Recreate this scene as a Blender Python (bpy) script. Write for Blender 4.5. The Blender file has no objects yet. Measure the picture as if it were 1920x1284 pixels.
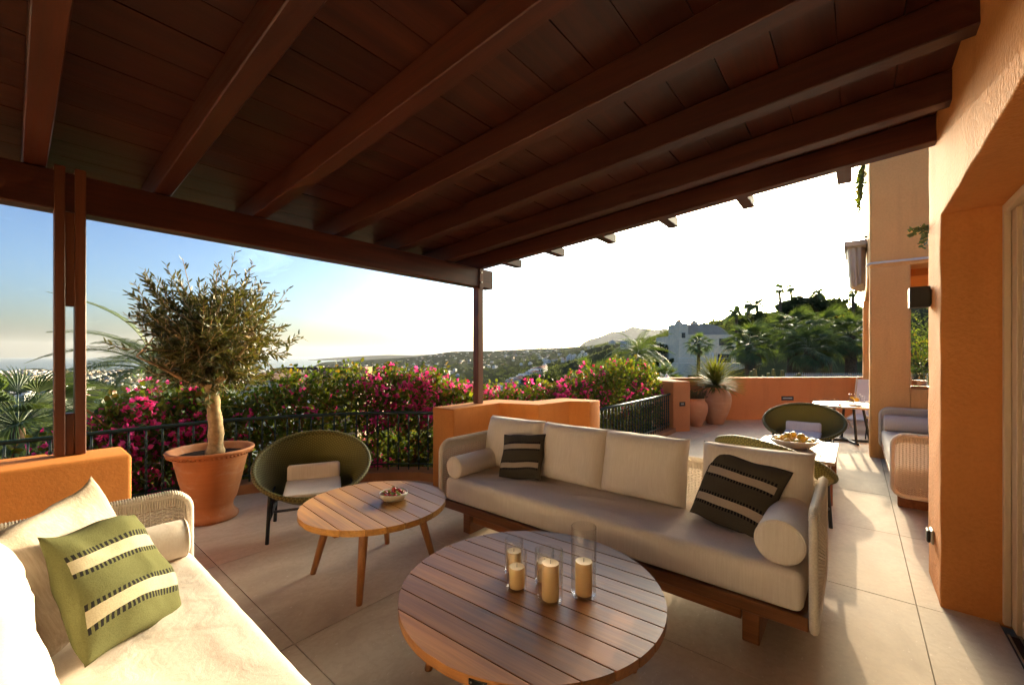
import bpy, bmesh, math, random
import numpy as np
from mathutils import Vector, Matrix, Quaternion, noise

# ------------------------------------------------------------------ camera, sky, sun, exposure
SC = bpy.context.scene
COL = SC.collection
R = math.radians
HEAD = R(39.6)                                   # heading of the camera, anticlockwise from +X
cam_d = bpy.data.cameras.new('camera')
cam = bpy.data.objects.new('camera', cam_d); COL.objects.link(cam)
cam.location = (0, 0, 1.5)
cam.rotation_euler = (R(90), 0, HEAD - R(90))
cam_d.sensor_width = 36; cam_d.lens = 14.625; cam_d.shift_y = 0.0135
cam_d.clip_start = 0.05; cam_d.clip_end = 120000
SC.camera = cam

SUN_AZ, SUN_EL = R(4.8), R(12.6)                 # from +X towards +Y
to_sun = Vector((math.cos(SUN_EL) * math.cos(SUN_AZ), math.cos(SUN_EL) * math.sin(SUN_AZ), math.sin(SUN_EL)))
world = bpy.data.worlds.new('World'); SC.world = world; world.use_nodes = True
nt = world.node_tree; nt.nodes.clear()
out = nt.nodes.new('ShaderNodeOutputWorld'); bg = nt.nodes.new('ShaderNodeBackground')
sky = nt.nodes.new('ShaderNodeTexSky'); sky.sky_type = 'NISHITA'; sky.sun_disc = False
sky.sun_elevation = SUN_EL; sky.sun_rotation = R(90) - SUN_AZ
sky.altitude = 1200; sky.air_density = 0.85; sky.dust_density = 9.6; sky.ozone_density = 2.2
bg.inputs['Strength'].default_value = 0.15
gm = nt.nodes.new('ShaderNodeGamma'); gm.inputs['Gamma'].default_value = 1.65
hs = nt.nodes.new('ShaderNodeHueSaturation'); hs.inputs['Saturation'].default_value = 0.95
tcw = nt.nodes.new('ShaderNodeTexCoord'); mpw = nt.nodes.new('ShaderNodeMapping'); mpw.inputs['Scale'].default_value = (2.2, 2.2, 9.0)
cn = nt.nodes.new('ShaderNodeTexNoise'); cn.inputs['Scale'].default_value = 2.6; cn.inputs['Detail'].default_value = 9; cn.inputs['Roughness'].default_value = 0.62; cn.inputs['Distortion'].default_value = 0.6
cr_ = nt.nodes.new('ShaderNodeValToRGB'); cr_.color_ramp.elements[0].position = 0.58; cr_.color_ramp.elements[1].position = 0.80
cr_.color_ramp.elements[0].color = (1, 1, 1, 1); cr_.color_ramp.elements[1].color = (1.45, 1.35, 1.25, 1)
cm = nt.nodes.new('ShaderNodeMixRGB'); cm.blend_type = 'MULTIPLY'; cm.inputs['Fac'].default_value = 1.0       # thin high cloud
nt.links.new(tcw.outputs['Generated'], mpw.inputs['Vector']); nt.links.new(mpw.outputs['Vector'], cn.inputs['Vector']); nt.links.new(cn.outputs['Fac'], cr_.inputs['Fac'])
nt.links.new(sky.outputs['Color'], cm.inputs['Color1']); nt.links.new(cr_.outputs['Color'], cm.inputs['Color2'])
nt.links.new(cm.outputs['Color'], gm.inputs['Color']); nt.links.new(gm.outputs['Color'], hs.inputs['Color'])
ti = nt.nodes.new('ShaderNodeMixRGB'); ti.blend_type = 'MULTIPLY'; ti.inputs['Fac'].default_value = 1.0
ti.inputs['Color2'].default_value = (0.91, 1.0, 0.95, 1)
nt.links.new(hs.outputs['Color'], ti.inputs['Color1']); nt.links.new(ti.outputs['Color'], bg.inputs['Color'])
nt.links.new(bg.outputs['Background'], out.inputs['Surface'])
sun_d = bpy.data.lights.new('sun', 'SUN'); sun_d.energy = 3.6; sun_d.angle = R(0.53); sun_d.color = (1.0, 0.75, 0.47)
sun = bpy.data.objects.new('sun', sun_d); COL.objects.link(sun)
sun.location = (30, 2, 20); sun.rotation_euler = (-to_sun).to_track_quat('-Z', 'Y').to_euler()
vs = SC.view_settings
SC.display_settings.display_device = 'sRGB'
vs.view_transform = 'Standard'; vs.look = 'None'; vs.gamma = 1.0; vs.use_curve_mapping = False
vs.exposure = 0.24
cy = SC.cycles
cy.use_denoising = True; cy.max_bounces = 10; cy.diffuse_bounces = 6; cy.transparent_max_bounces = 16
cy.volume_bounces = 2; cy.sample_clamp_indirect = 0
cy.use_adaptive_sampling = True; cy.adaptive_threshold = 0.02

# ------------------------------------------------------------------ helpers
def nvec(p):
    return Vector((noise.noise(p + Vector((9.3, -1.5, -8.0))), noise.noise(p), noise.noise(p + Vector((-7.3, 31.1, 4.1)))))
def obj(name, mesh, m=None, parent=None, loc=None, rot=None):
    o = bpy.data.objects.new(name, mesh); COL.objects.link(o)
    if m is not None and len(mesh.materials) == 0:
        for q in (m if isinstance(m, (list, tuple)) else [m]): mesh.materials.append(q)
    if parent is not None: o.parent = parent
    if loc is not None: o.location = loc
    if rot is not None: o.rotation_euler = rot
    return o
def thing(name, label, cat, loc=(0, 0, 0), rz=0.0, group=None):
    o = bpy.data.objects.new(name, None); COL.objects.link(o)
    o.empty_display_size = 0.1; o.location = loc; o.rotation_euler = (0, 0, rz)
    return tag(o, label, cat, group)
def tag(o, label, cat, group=None, kind=None):
    if label: o['label'] = label
    if cat: o['category'] = cat
    if group: o['group'] = group
    if kind: o['kind'] = kind
    return o
def struct(o): o['kind'] = 'structure'; return o
def stuff(o): o['kind'] = 'stuff'; return o
def copy_thing(o, loc, rz, label, group=None, scale=None):
    kids = {}
    for k in bpy.data.objects:
        if k.parent is not None: kids.setdefault(k.parent, []).append(k)
    def rec(a, par):
        c = a.copy(); COL.objects.link(c); c.parent = par
        for ch in kids.get(a, []): rec(ch, c)
        return c
    n = rec(o, None); n.location = loc; n.rotation_euler = (0, 0, rz); n['label'] = label
    if group: n['group'] = group
    if scale: n.scale = scale if isinstance(scale, (tuple, list)) else (scale,) * 3
    return n

class MB:
    """collects vertices and faces into one mesh"""
    def __init__(s): s.v = []; s.f = []; s.uv = None
    def add(s, vs, fs):
        b = len(s.v); s.v.extend([tuple(p) for p in vs]); s.f.extend([tuple(i + b for i in f) for f in fs]); return s
    def box(s, x0, x1, y0, y1, z0, z1, M=None):
        P = [(x0, y0, z0), (x1, y0, z0), (x1, y1, z0), (x0, y1, z0), (x0, y0, z1), (x1, y0, z1), (x1, y1, z1), (x0, y1, z1)]
        if M is not None: P = [M @ Vector(p) for p in P]
        return s.add(P, [(0, 3, 2, 1), (4, 5, 6, 7), (0, 1, 5, 4), (1, 2, 6, 5), (2, 3, 7, 6), (3, 0, 4, 7)])
    def cbox(s, x0, x1, y0, y1, z0, z1, c=0.004, M=None):
        """box with chamfered edges"""
        bm = bmesh.new(); bmesh.ops.create_cube(bm, size=1)
        for v in bm.verts:
            v.co = Vector(((x0 + x1) / 2 + v.co.x * (x1 - x0), (y0 + y1) / 2 + v.co.y * (y1 - y0), (z0 + z1) / 2 + v.co.z * (z1 - z0)))
        bmesh.ops.bevel(bm, geom=bm.edges[:], offset=c, segments=1, affect='EDGES', profile=0.5)
        return s.bm(bm, M)
    def bm(s, bm, M=None):
        bm.verts.index_update()
        P = [(M @ v.co) if M is not None else v.co.copy() for v in bm.verts]
        F = [[v.index for v in f.verts] for f in bm.faces]; bm.free()
        return s.add(P, F)
    def prism(s, poly, z0, z1):
        n = len(poly)
        a = sum(poly[i][0] * poly[(i + 1) % n][1] - poly[(i + 1) % n][0] * poly[i][1] for i in range(n))
        if a < 0: poly = poly[::-1]
        P = [(p[0], p[1], z0) for p in poly] + [(p[0], p[1], z1) for p in poly]
        return s.add(P, [tuple(range(n - 1, -1, -1)), tuple(range(n, 2 * n))] + [(i, (i + 1) % n, n + (i + 1) % n, n + i) for i in range(n)])
    def tube(s, path, rad, n=8, caps=True, flat=1.0):
        path = [Vector(p) for p in path]; m = len(path)
        rads = rad if isinstance(rad, (list, tuple)) else [rad] * m
        T = []
        for i in range(m):
            t = path[min(i + 1, m - 1)] - path[max(i - 1, 0)]
            T.append(t.normalized() if t.length > 1e-9 else Vector((0, 0, 1)))
        up = Vector((0, 0, 1)) if abs(T[0].z) < 0.9 else Vector((1, 0, 0))
        N = (up - T[0] * up.dot(T[0])).normalized()
        P = []
        for i in range(m):
            N = N - T[i] * N.dot(T[i])
            N = N.normalized() if N.length > 1e-6 else T[i].orthogonal().normalized()
            B = T[i].cross(N)
            for k in range(n):
                a = 2 * math.pi * k / n
                P.append(path[i] + (N * math.cos(a) + B * (math.sin(a) * flat)) * rads[i])
        F = [(i * n + k, i * n + (k + 1) % n, (i + 1) * n + (k + 1) % n, (i + 1) * n + k) for i in range(m - 1) for k in range(n)]
        if caps: F += [tuple(range(n - 1, -1, -1)), tuple(range((m - 1) * n, m * n))]
        return s.add(P, F)
    def lathe(s, prof, n=32, M=None, cx=0, cy=0):
        P = []; F = []; m = len(prof)
        for r, z in prof:
            for k in range(n):
                a = 2 * math.pi * k / n; P.append(Vector((cx + r * math.cos(a), cy + r * math.sin(a), z)))
        if M is not None: P = [M @ p for p in P]
        for i in range(m - 1):
            for k in range(n):
                F.append((i * n + k, i * n + (k + 1) % n, (i + 1) * n + (k + 1) % n, (i + 1) * n + k))
        if prof[0][0] > 1e-6: F.append(tuple(range(n - 1, -1, -1)))
        if prof[-1][0] > 1e-6: F.append(tuple(range((m - 1) * n, m * n)))
        return s.add(P, F)
    def mesh(s, name, smooth=False, merge=False):
        me = bpy.data.meshes.new(name); me.from_pydata([tuple(p) for p in s.v], [], s.f)
        if merge:
            b = bmesh.new(); b.from_mesh(me); bmesh.ops.remove_doubles(b, verts=b.verts, dist=1e-5); b.to_mesh(me); b.free()
        if smooth is True: me.shade_smooth()
        elif smooth: 
            me.shade_smooth()
            me.set_sharp_from_angle(angle=R(smooth))
        me.update(); return me
def build(name, mb, m, parent=None, smooth=False, loc=None, rot=None, merge=False):
    return obj(name, mb.mesh(name, smooth, merge), m, parent, loc, rot)

def np_mesh(name, V, F, smooth=False):
    """mesh from numpy arrays; F is (n,3) or (n,4)"""
    V = np.asarray(V, dtype=np.float32); F = np.asarray(F, dtype=np.int32)
    me = bpy.data.meshes.new(name); k = F.shape[1]
    me.vertices.add(len(V)); me.vertices.foreach_set('co', V.ravel())
    me.loops.add(F.size); me.loops.foreach_set('vertex_index', F.ravel())
    me.polygons.add(len(F)); me.polygons.foreach_set('loop_start', np.arange(0, F.size, k, dtype=np.int32))
    me.polygons.foreach_set('loop_total', np.full(len(F), k, dtype=np.int32))
    me.update(calc_edges=True); me.validate()
    if smooth: me.shade_smooth()
    return me
def frames(D, roll):
    """rotation matrices whose x axis is D, rolled"""
    D = D / np.maximum(np.linalg.norm(D, axis=1, keepdims=True), 1e-9)
    up = np.tile(np.array([0, 0, 1.0]), (len(D), 1)); up[np.abs(D[:, 2]) > 0.95] = (1, 0, 0)
    S = np.cross(up, D); S /= np.linalg.norm(S, axis=1, keepdims=True); N = np.cross(D, S)
    c, s_ = np.cos(roll)[:, None], np.sin(roll)[:, None]
    S2 = S * c + N * s_; N2 = -S * s_ + N * c
    return np.stack([D, S2, N2], axis=2)
def scatter(name, P, D, L, W, roll, tv, tf, smooth=False):
    """copies of template (tv along +x, unit length/width, tf faces) at P along D"""
    P = np.asarray(P, float); D = np.asarray(D, float); n = len(P); tv = np.asarray(tv, float); tf = np.asarray(tf, int)
    M = frames(D, np.asarray(roll, float))
    L = np.broadcast_to(L, (n,)); W = np.broadcast_to(W, (n,))
    S = np.stack([L, W, W], axis=1)
    T = tv[None] * S[:, None, :]
    V = np.einsum('nij,nkj->nki', M, T) + P[:, None, :]
    F = tf[None] + (np.arange(n) * len(tv))[:, None, None]
    return np_mesh(name, V.reshape(-1, 3), F.reshape(-1, tf.shape[1]), smooth)
LEAF_V = [(0, 0, 0), (0.35, -0.5, 0.12), (0.35, 0.5, 0.12), (0.4, 0, 0), (1, 0, -0.05), (0.75, -0.34, 0.06), (0.75, 0.34, 0.06)]
LEAF_F = [(0, 1, 3), (0, 3, 2), (1, 5, 3), (3, 6, 2), (5, 4, 3), (3, 4, 6)]
LEAF4_V = [(0, 0, 0), (0.45, -0.5, 0.1), (1, 0, 0), (0.45, 0.5, 0.1)]
LEAF4_F = [(0, 1, 2), (0, 2, 3)]

# ------------------------------------------------------------------ materials
def mat(name):
    m = bpy.data.materials.new(name); m.use_nodes = True
    n = m.node_tree; b = n.nodes['Principled BSDF']
    return m, n, b
def N(n, t, **kw):
    x = n.nodes.new(t)
    for k, v in kw.items(): setattr(x, k, v)
    return x
def ramp(n, fac, stops, interp='LINEAR'):
    r = N(n, 'ShaderNodeValToRGB'); r.color_ramp.interpolation = interp
    e = r.color_ramp.elements
    while len(e) < len(stops): e.new(0.5)
    for q, (p, c) in zip(e, stops):
        q.position = p; q.color = (c[0], c[1], c[2], 1) if hasattr(c, '__len__') else (c, c, c, 1)
    n.links.new(fac, r.inputs['Fac']); return r.outputs['Color']
def noise_tex(n, vec, scale, detail=4, rough=0.55, dist=0.0):
    t = N(n, 'ShaderNodeTexNoise'); t.inputs['Scale'].default_value = scale
    t.inputs['Detail'].default_value = detail; t.inputs['Roughness'].default_value = rough; t.inputs['Distortion'].default_value = dist
    if vec is not None: n.links.new(vec, t.inputs['Vector'])
    return t.outputs['Fac']
def mixc(n, fac, a, b, mode='MIX'):
    m = N(n, 'ShaderNodeMixRGB', blend_type=mode)
    for sock, v in ((m.inputs['Fac'], fac), (m.inputs['Color1'], a), (m.inputs['Color2'], b)):
        if hasattr(v, 'links'): n.links.new(v, sock)
        elif hasattr(v, '__len__'): sock.default_value = (v[0], v[1], v[2], 1)
        else: sock.default_value = v
    return m.outputs['Color']
def math_(n, op, a, b=None):
    m = N(n, 'ShaderNodeMath', operation=op)
    for i, v in enumerate((a, b)):
        if v is None: continue
        if hasattr(v, 'links'): n.links.new(v, m.inputs[i])
        else: m.inputs[i].default_value = v
    return m.outputs[0]
def coords(n, kind='Object', scale=(1, 1, 1), rot=(0, 0, 0)):
    tc = N(n, 'ShaderNodeTexCoord'); mp = N(n, 'ShaderNodeMapping')
    mp.inputs['Scale'].default_value = scale; mp.inputs['Rotation'].default_value = rot
    n.links.new(tc.outputs[kind], mp.inputs['Vector']); return mp.outputs['Vector']
def world_pos(n, scale=(1, 1, 1)):
    g = N(n, 'ShaderNodeNewGeometry'); mp = N(n, 'ShaderNodeMapping'); mp.inputs['Scale'].default_value = scale
    n.links.new(g.outputs['Position'], mp.inputs['Vector']); return mp.outputs['Vector']
def bump(n, b, h, strength=0.3, dist=0.01, chain=None):
    bp = N(n, 'ShaderNodeBump'); bp.inputs['Strength'].default_value = strength; bp.inputs['Distance'].default_value = dist
    n.links.new(h, bp.inputs['Height'])
    if chain is not None: n.links.new(chain, bp.inputs['Normal'])
    if b is not None: n.links.new(bp.outputs['Normal'], b.inputs['Normal'])
    return bp.outputs['Normal']
def setb(b, col=None, rough=None, spec=None, metal=None):
    if col is not None: b.inputs['Base Color'].default_value = (*col, 1)
    if rough is not None: b.inputs['Roughness'].default_value = rough
    if spec is not None: b.inputs['Specular IOR Level'].default_value = spec
    if metal is not None: b.inputs['Metallic'].default_value = metal

def m_stucco(name, c1, c2, scale=1.0, bs=0.5):
    m, n, b = mat(name); p = world_pos(n)
    big = noise_tex(n, p, 1.3 * scale, 5, 0.6); fine = noise_tex(n, p, 60 * scale, 3, 0.6); mid = noise_tex(n, p, 14 * scale, 3)
    col = mixc(n, ramp(n, big, [(0.3, 0.0), (0.7, 1.0)]), c1, c2)
    col = mixc(n, ramp(n, fine, [(0.35, 0.25), (0.6, 0.0)]), col, tuple(x * 0.75 for x in c1))
    n.links.new(col, b.inputs['Base Color']); setb(b, rough=0.85, spec=0.25)
    st = noise_tex(n, world_pos(n, (5, 5, .55)), 1.0, 5, .65)
    col = mixc(n, ramp(n, st, [(0.52, 0.0), (0.72, 0.28)]), col, tuple(x * 0.62 for x in c1))
    n.links.new(col, b.inputs['Base Color'])
    c = bump(n, None, mid, 0.07, 0.012); bump(n, b, fine, bs, 0.006 if bs < .8 else 0.008, c)
    return m
def m_wood(name, c1, c2, c3, axis=0, rough=0.45, grain=1.0, spec=0.4, bs=0.15):
    """grain runs along the object's local axis"""
    m, n, b = mat(name)
    sc = [9.0 * grain] * 3; sc[axis] = 0.7 * grain
    tc = N(n, 'ShaderNodeTexCoord'); oi = N(n, 'ShaderNodeObjectInfo')
    vm = N(n, 'ShaderNodeVectorMath', operation='MULTIPLY'); vm.inputs[1].default_value = (37, 53, 91)
    cb = N(n, 'ShaderNodeCombineXYZ')
    for k in range(3): n.links.new(oi.outputs['Random'], cb.inputs[k])
    n.links.new(cb.outputs[0], vm.inputs[0])
    ad = N(n, 'ShaderNodeVectorMath', operation='ADD')
    n.links.new(tc.outputs['Object'], ad.inputs[0]); n.links.new(vm.outputs[0], ad.inputs[1])
    mp = N(n, 'ShaderNodeMapping'); mp.inputs['Scale'].default_value = sc; n.links.new(ad.outputs[0], mp.inputs['Vector'])
    a = noise_tex(n, mp.outputs['Vector'], 1.2, 6, 0.6, 1.2)
    mp2 = N(n, 'ShaderNodeMapping'); mp2.inputs['Scale'].default_value = [x * (5 if i != axis else 1.6) for i, x in enumerate(sc)]
    n.links.new(ad.outputs[0], mp2.inputs['Vector'])
    f = noise_tex(n, mp2.outputs['Vector'], 1.6, 4, 0.6, 0.3)
    col = ramp(n, a, [(0.28, c1), (0.5, c2), (0.72, c3)])
    col = mixc(n, ramp(n, f, [(0.35, 0.45), (0.6, 0.0)]), col, tuple(x * 0.55 for x in c1))
    hv = N(n, 'ShaderNodeHueSaturation'); n.links.new(col, hv.inputs['Color'])
    n.links.new(math_(n, 'ADD', math_(n, 'MULTIPLY', oi.outputs['Random'], 0.5), 0.75), hv.inputs['Value'])
    n.links.new(hv.outputs['Color'], b.inputs['Base Color']); setb(b, rough=rough, spec=spec)
    rr = math_(n, 'ADD', math_(n, 'MULTIPLY', f, 0.25), rough - 0.12); n.links.new(rr, b.inputs['Roughness'])
    bump(n, b, f, bs, 0.004)
    return m
def m_fabric(name, c1, c2, scale=260, bs=0.25, trans=0.0):
    m, n, b = mat(name); p = coords(n, 'Object')
    w = N(n, 'ShaderNodeTexWave', wave_type='BANDS', bands_direction='X'); w.inputs['Scale'].default_value = scale * 0.35; w.inputs['Distortion'].default_value = 3
    w2 = N(n, 'ShaderNodeTexWave', wave_type='BANDS', bands_direction='Z'); w2.inputs['Scale'].default_value = scale * 0.35; w2.inputs['Distortion'].default_value = 3
    n.links.new(p, w.inputs['Vector']); n.links.new(p, w2.inputs['Vector'])
    slub = noise_tex(n, coords(n, 'Object', (120, 120, 6)), 1.0, 3, 0.6)
    big = noise_tex(n, p, 5, 3)
    fine = noise_tex(n, p, scale * 1.3, 2, 0.6)
    col = mixc(n, ramp(n, slub, [(0.35, 0.0), (0.7, 1.0)]), c1, c2)
    col = mixc(n, ramp(n, big, [(0.4, 0.0), (0.8, 0.2)]), col, tuple(x * 0.8 for x in c1))
    n.links.new(col, b.inputs['Base Color']); setb(b, rough=0.95, spec=0.06)
    h = math_(n, 'ADD', math_(n, 'MULTIPLY', fine, 1.0), math_(n, 'MULTIPLY', slub, 0.8))
    c = bump(n, None, noise_tex(n, p, 9, 4, 0.55, 0.6), 0.18, 0.03)
    bump(n, b, h, bs, 0.002, c)
    return m
def m_plain(name, col, rough=0.5, spec=0.5, metal=0.0, var=0.12, nscale=20, bs=0.05):
    m, n, b = mat(name); p = coords(n, 'Object')
    f = noise_tex(n, p, nscale, 4)
    c = mixc(n, ramp(n, f, [(0.3, 0.0), (0.75, 1.0)]), tuple(x * (1 - var) for x in col), tuple(min(1, x * (1 + var)) for x in col))
    n.links.new(c, b.inputs['Base Color']); setb(b, rough=rough, spec=spec, metal=metal)
    n.links.new(math_(n, 'ADD', math_(n, 'MULTIPLY', f, 0.2), max(0.02, rough - 0.1)), b.inputs['Roughness'])
    if bs: bump(n, b, f, bs, 0.003)
    return m
def m_leaf(name, cols, rough=0.5, trans=0.35, tcol=None, spec=0.3):
    """cols: hues of single leaves; each leaf picks one at random"""
    m, n, b = mat(name); g = N(n, 'ShaderNodeNewGeometry')
    k = len(cols); rmp = ramp(n, g.outputs['Random Per Island'], [(i / max(1, k - 1), c) for i, c in enumerate(cols)])
    n.links.new(rmp, b.inputs['Base Color']); setb(b, rough=rough, spec=spec)
    t = N(n, 'ShaderNodeBsdfTranslucent'); mx = N(n, 'ShaderNodeMixShader'); mx.inputs['Fac'].default_value = trans
    tc = mixc(n, 1.0, rmp, tcol or (1.6, 1.5, 0.5), 'MULTIPLY'); n.links.new(tc, t.inputs['Color'])
    o = [x for x in n.nodes if x.type == 'OUTPUT_MATERIAL'][0]
    n.links.new(b.outputs[0], mx.inputs[1]); n.links.new(t.outputs[0], mx.inputs[2]); n.links.new(mx.outputs[0], o.inputs['Surface'])
    return m
M_STUCCO = m_stucco('orange_stucco', (0.54, 0.185, 0.038), (0.60, 0.22, 0.05), 1.0, 0.22)
M_STUCCO_W = m_stucco('house_stucco', (0.54, 0.195, 0.048), (0.60, 0.24, 0.068), 0.8, 0.9)
M_STUCCO_L = m_stucco('loggia_stucco', (0.74, 0.36, 0.115), (0.78, 0.41, 0.145), 0.8, 0.5)
M_STUCCO_F = m_stucco('far_wall_stucco', (0.56, 0.225, 0.085), (0.61, 0.26, 0.105), 1.0, 0.5)
M_BOUNCE = m_stucco('bounce_wall_stucco', (0.78, 0.66, 0.51), (0.82, 0.71, 0.56), 0.8, 0.4)  # pale so the added wall behind the camera throws back more light
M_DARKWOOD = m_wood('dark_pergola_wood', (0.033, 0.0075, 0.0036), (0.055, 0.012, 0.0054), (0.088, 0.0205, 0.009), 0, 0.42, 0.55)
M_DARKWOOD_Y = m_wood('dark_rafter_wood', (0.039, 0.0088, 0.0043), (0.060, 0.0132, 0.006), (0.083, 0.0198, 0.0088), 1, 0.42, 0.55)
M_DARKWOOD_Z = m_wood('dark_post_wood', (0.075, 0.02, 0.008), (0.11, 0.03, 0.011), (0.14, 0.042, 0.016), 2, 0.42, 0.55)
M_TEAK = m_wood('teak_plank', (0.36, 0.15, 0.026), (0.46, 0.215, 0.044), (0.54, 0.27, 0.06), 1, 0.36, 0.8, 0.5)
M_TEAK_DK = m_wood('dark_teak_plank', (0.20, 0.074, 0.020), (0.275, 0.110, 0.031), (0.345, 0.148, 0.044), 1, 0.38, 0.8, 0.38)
M_TEAK_LEG = m_wood('teak_leg', (0.25, 0.09, 0.024), (0.33, 0.13, 0.036), (0.38, 0.16, 0.045), 2, 0.4, 0.8)
M_TEAK_BASE = m_wood('sofa_base_wood', (0.19, 0.062, 0.019), (0.26, 0.092, 0.029), (0.32, 0.12, 0.038), 0, 0.42, 0.8)
M_PALEWOOD = m_wood('pale_table_wood', (0.42, 0.32, 0.21), (0.50, 0.39, 0.27), (0.56, 0.45, 0.32), 0, 0.45, 0.8)
M_LINEN = m_fabric('cream_linen', (0.69, 0.59, 0.495), (0.75, 0.66, 0.565))
M_LINEN_B = m_fabric('beige_linen', (0.42, 0.34, 0.26), (0.54, 0.45, 0.36), 160, 0.5)
M_WHITE_FAB = m_fabric('white_canvas', (0.68, 0.67, 0.66), (0.76, 0.75, 0.74))
M_ROPE = m_plain('cream_rope', (0.66, 0.58, 0.48), 0.75, 0.2, 0, 0.12, 120, 0.3)
M_BLACK = m_plain('black_metal', (0.012, 0.013, 0.014), 0.45, 0.4, 0, 0.2, 40, 0.05)
M_IRON = m_plain('green_iron', (0.010, 0.030, 0.026), 0.35, 0.5, 0, 0.3, 60, 0.12)
M_BRASS = m_plain('step_light_trim', (0.02, 0.018, 0.015), 0.4, 0.5)
M_STEEL = m_plain('brushed_steel', (0.45, 0.42, 0.38), 0.35, 0.5, 1.0)
M_FRAME = m_plain('beige_aluminium', (0.55, 0.40, 0.26), 0.45, 0.4, 0, 0.04, 6, 0.0)
M_SOIL = m_plain('potting_soil', (0.030, 0.018, 0.011), 0.95, 0.1, 0, 0.6, 45, 1.0)
M_WAX = m_plain('ivory_wax', (0.62, 0.42, 0.20), 0.5, 0.3, 0, 0.04, 12, 0.02)
M_WAX.node_tree.nodes['Principled BSDF'].inputs['Subsurface Weight'].default_value = 0.25
M_WAX.node_tree.nodes['Principled BSDF'].inputs['Subsurface Radius'].default_value = (0.02, 0.012, 0.006)
M_WICK = m_plain('wick', (0.05, 0.04, 0.03), 0.9, 0.1)
M_CERAMIC = m_plain('speckled_ceramic', (0.62, 0.55, 0.45), 0.4, 0.5, 0, 0.1, 160, 0.02)
M_BOWL_IN = m_plain('clay_bowl_inside', (0.30, 0.10, 0.05), 0.5, 0.4)
M_RED = m_plain('strawberry_red', (0.46, 0.02, 0.015), 0.25, 0.6, 0, 0.25, 150, 0.3)
M_GREENTOP = m_leaf('strawberry_leaf', [(0.08, 0.16, 0.02), (0.20, 0.30, 0.05)])
M_LEMON = m_plain('lemon_peel', (0.66, 0.40, 0.02), 0.4, 0.5, 0, 0.12, 60, 0.25)
M_RENDER_W = m_plain('white_render', (0.66, 0.64, 0.60), 0.85, 0.2, 0, 0.06, 3, 0.0)
def m_terracotta(name, c1, c2):
    m, n, b = mat(name); p = coords(n, 'Object')
    ring = noise_tex(n, coords(n, 'Object', (0.6, 0.6, 46)), 1.0, 3, 0.6); big = noise_tex(n, p, 4, 5, 0.6); fine = noise_tex(n, p, 130, 2)
    c = mixc(n, ramp(n, big, [(0.3, 0.0), (0.7, 1.0)]), c1, c2)
    c = mixc(n, ramp(n, ring, [(0.3, 0.35), (0.6, 0.0)]), c, tuple(x * 0.8 for x in c1))
    lime = noise_tex(n, coords(n, 'Object', (3, 3, 5)), 1.6, 6, 0.68, 0.8)
    c = mixc(n, ramp(n, lime, [(0.54, 0.0), (0.74, 0.42)]), c, (0.62, 0.46, 0.34))
    dk = noise_tex(n, coords(n, 'Object', (7, 7, 1.2)), 1.0, 4, 0.6)
    c = mixc(n, ramp(n, dk, [(0.55, 0.0), (0.75, 0.35)]), c, tuple(x * 0.55 for x in c1))
    n.links.new(c, b.inputs['Base Color']); setb(b, rough=0.72, spec=0.3)
    k = bump(n, None, ring, 0.25, 0.006); bump(n, b, fine, 0.15, 0.002, k); return m
M_TERRA = m_terracotta('terracotta', (0.46, 0.175, 0.065), (0.54, 0.225, 0.09))
M_AMPH = m_terracotta('pale_terracotta', (0.46, 0.24, 0.13), (0.54, 0.31, 0.18))
def m_tile():
    m, n, b = mat('travertine_tile'); p = world_pos(n); oi = N(n, 'ShaderNodeObjectInfo')
    a = noise_tex(n, world_pos(n, (1, 1.6, 1)), 1.6, 7, 0.62, 0.8); f = noise_tex(n, p, 26, 5, 0.6, 0.4); g = noise_tex(n, p, 240, 2)
    c = ramp(n, a, [(0.28, (0.43, 0.335, 0.245)), (0.5, (0.54, 0.435, 0.325)), (0.75, (0.62, 0.52, 0.40))])
    c = mixc(n, ramp(n, f, [(0.36, 0.32), (0.56, 0.0)]), c, (0.41, 0.305, 0.225))
    pits = ramp(n, noise_tex(n, world_pos(n, (30, 60, 30)), 1.0, 2), [(0.66, 0.0), (0.72, 0.55)])
    c = mixc(n, pits, c, (0.70, 0.60, 0.50))
    hv = N(n, 'ShaderNodeHueSaturation'); n.links.new(c, hv.inputs['Color'])
    n.links.new(math_(n, 'ADD', math_(n, 'MULTIPLY', oi.outputs['Random'], 0.14), 0.93), hv.inputs['Value'])
    n.links.new(hv.outputs['Color'], b.inputs['Base Color']); setb(b, rough=0.75, spec=0.2)
    n.links.new(math_(n, 'ADD', math_(n, 'MULTIPLY', f, 0.2), 0.62), b.inputs['Roughness'])
    k = bump(n, None, f, 0.12, 0.004); bump(n, b, g, 0.08, 0.001, k); return m
M_TILE = m_tile()
M_GROUT = m_plain('grout', (0.30, 0.23, 0.17), 0.9, 0.1)
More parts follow.
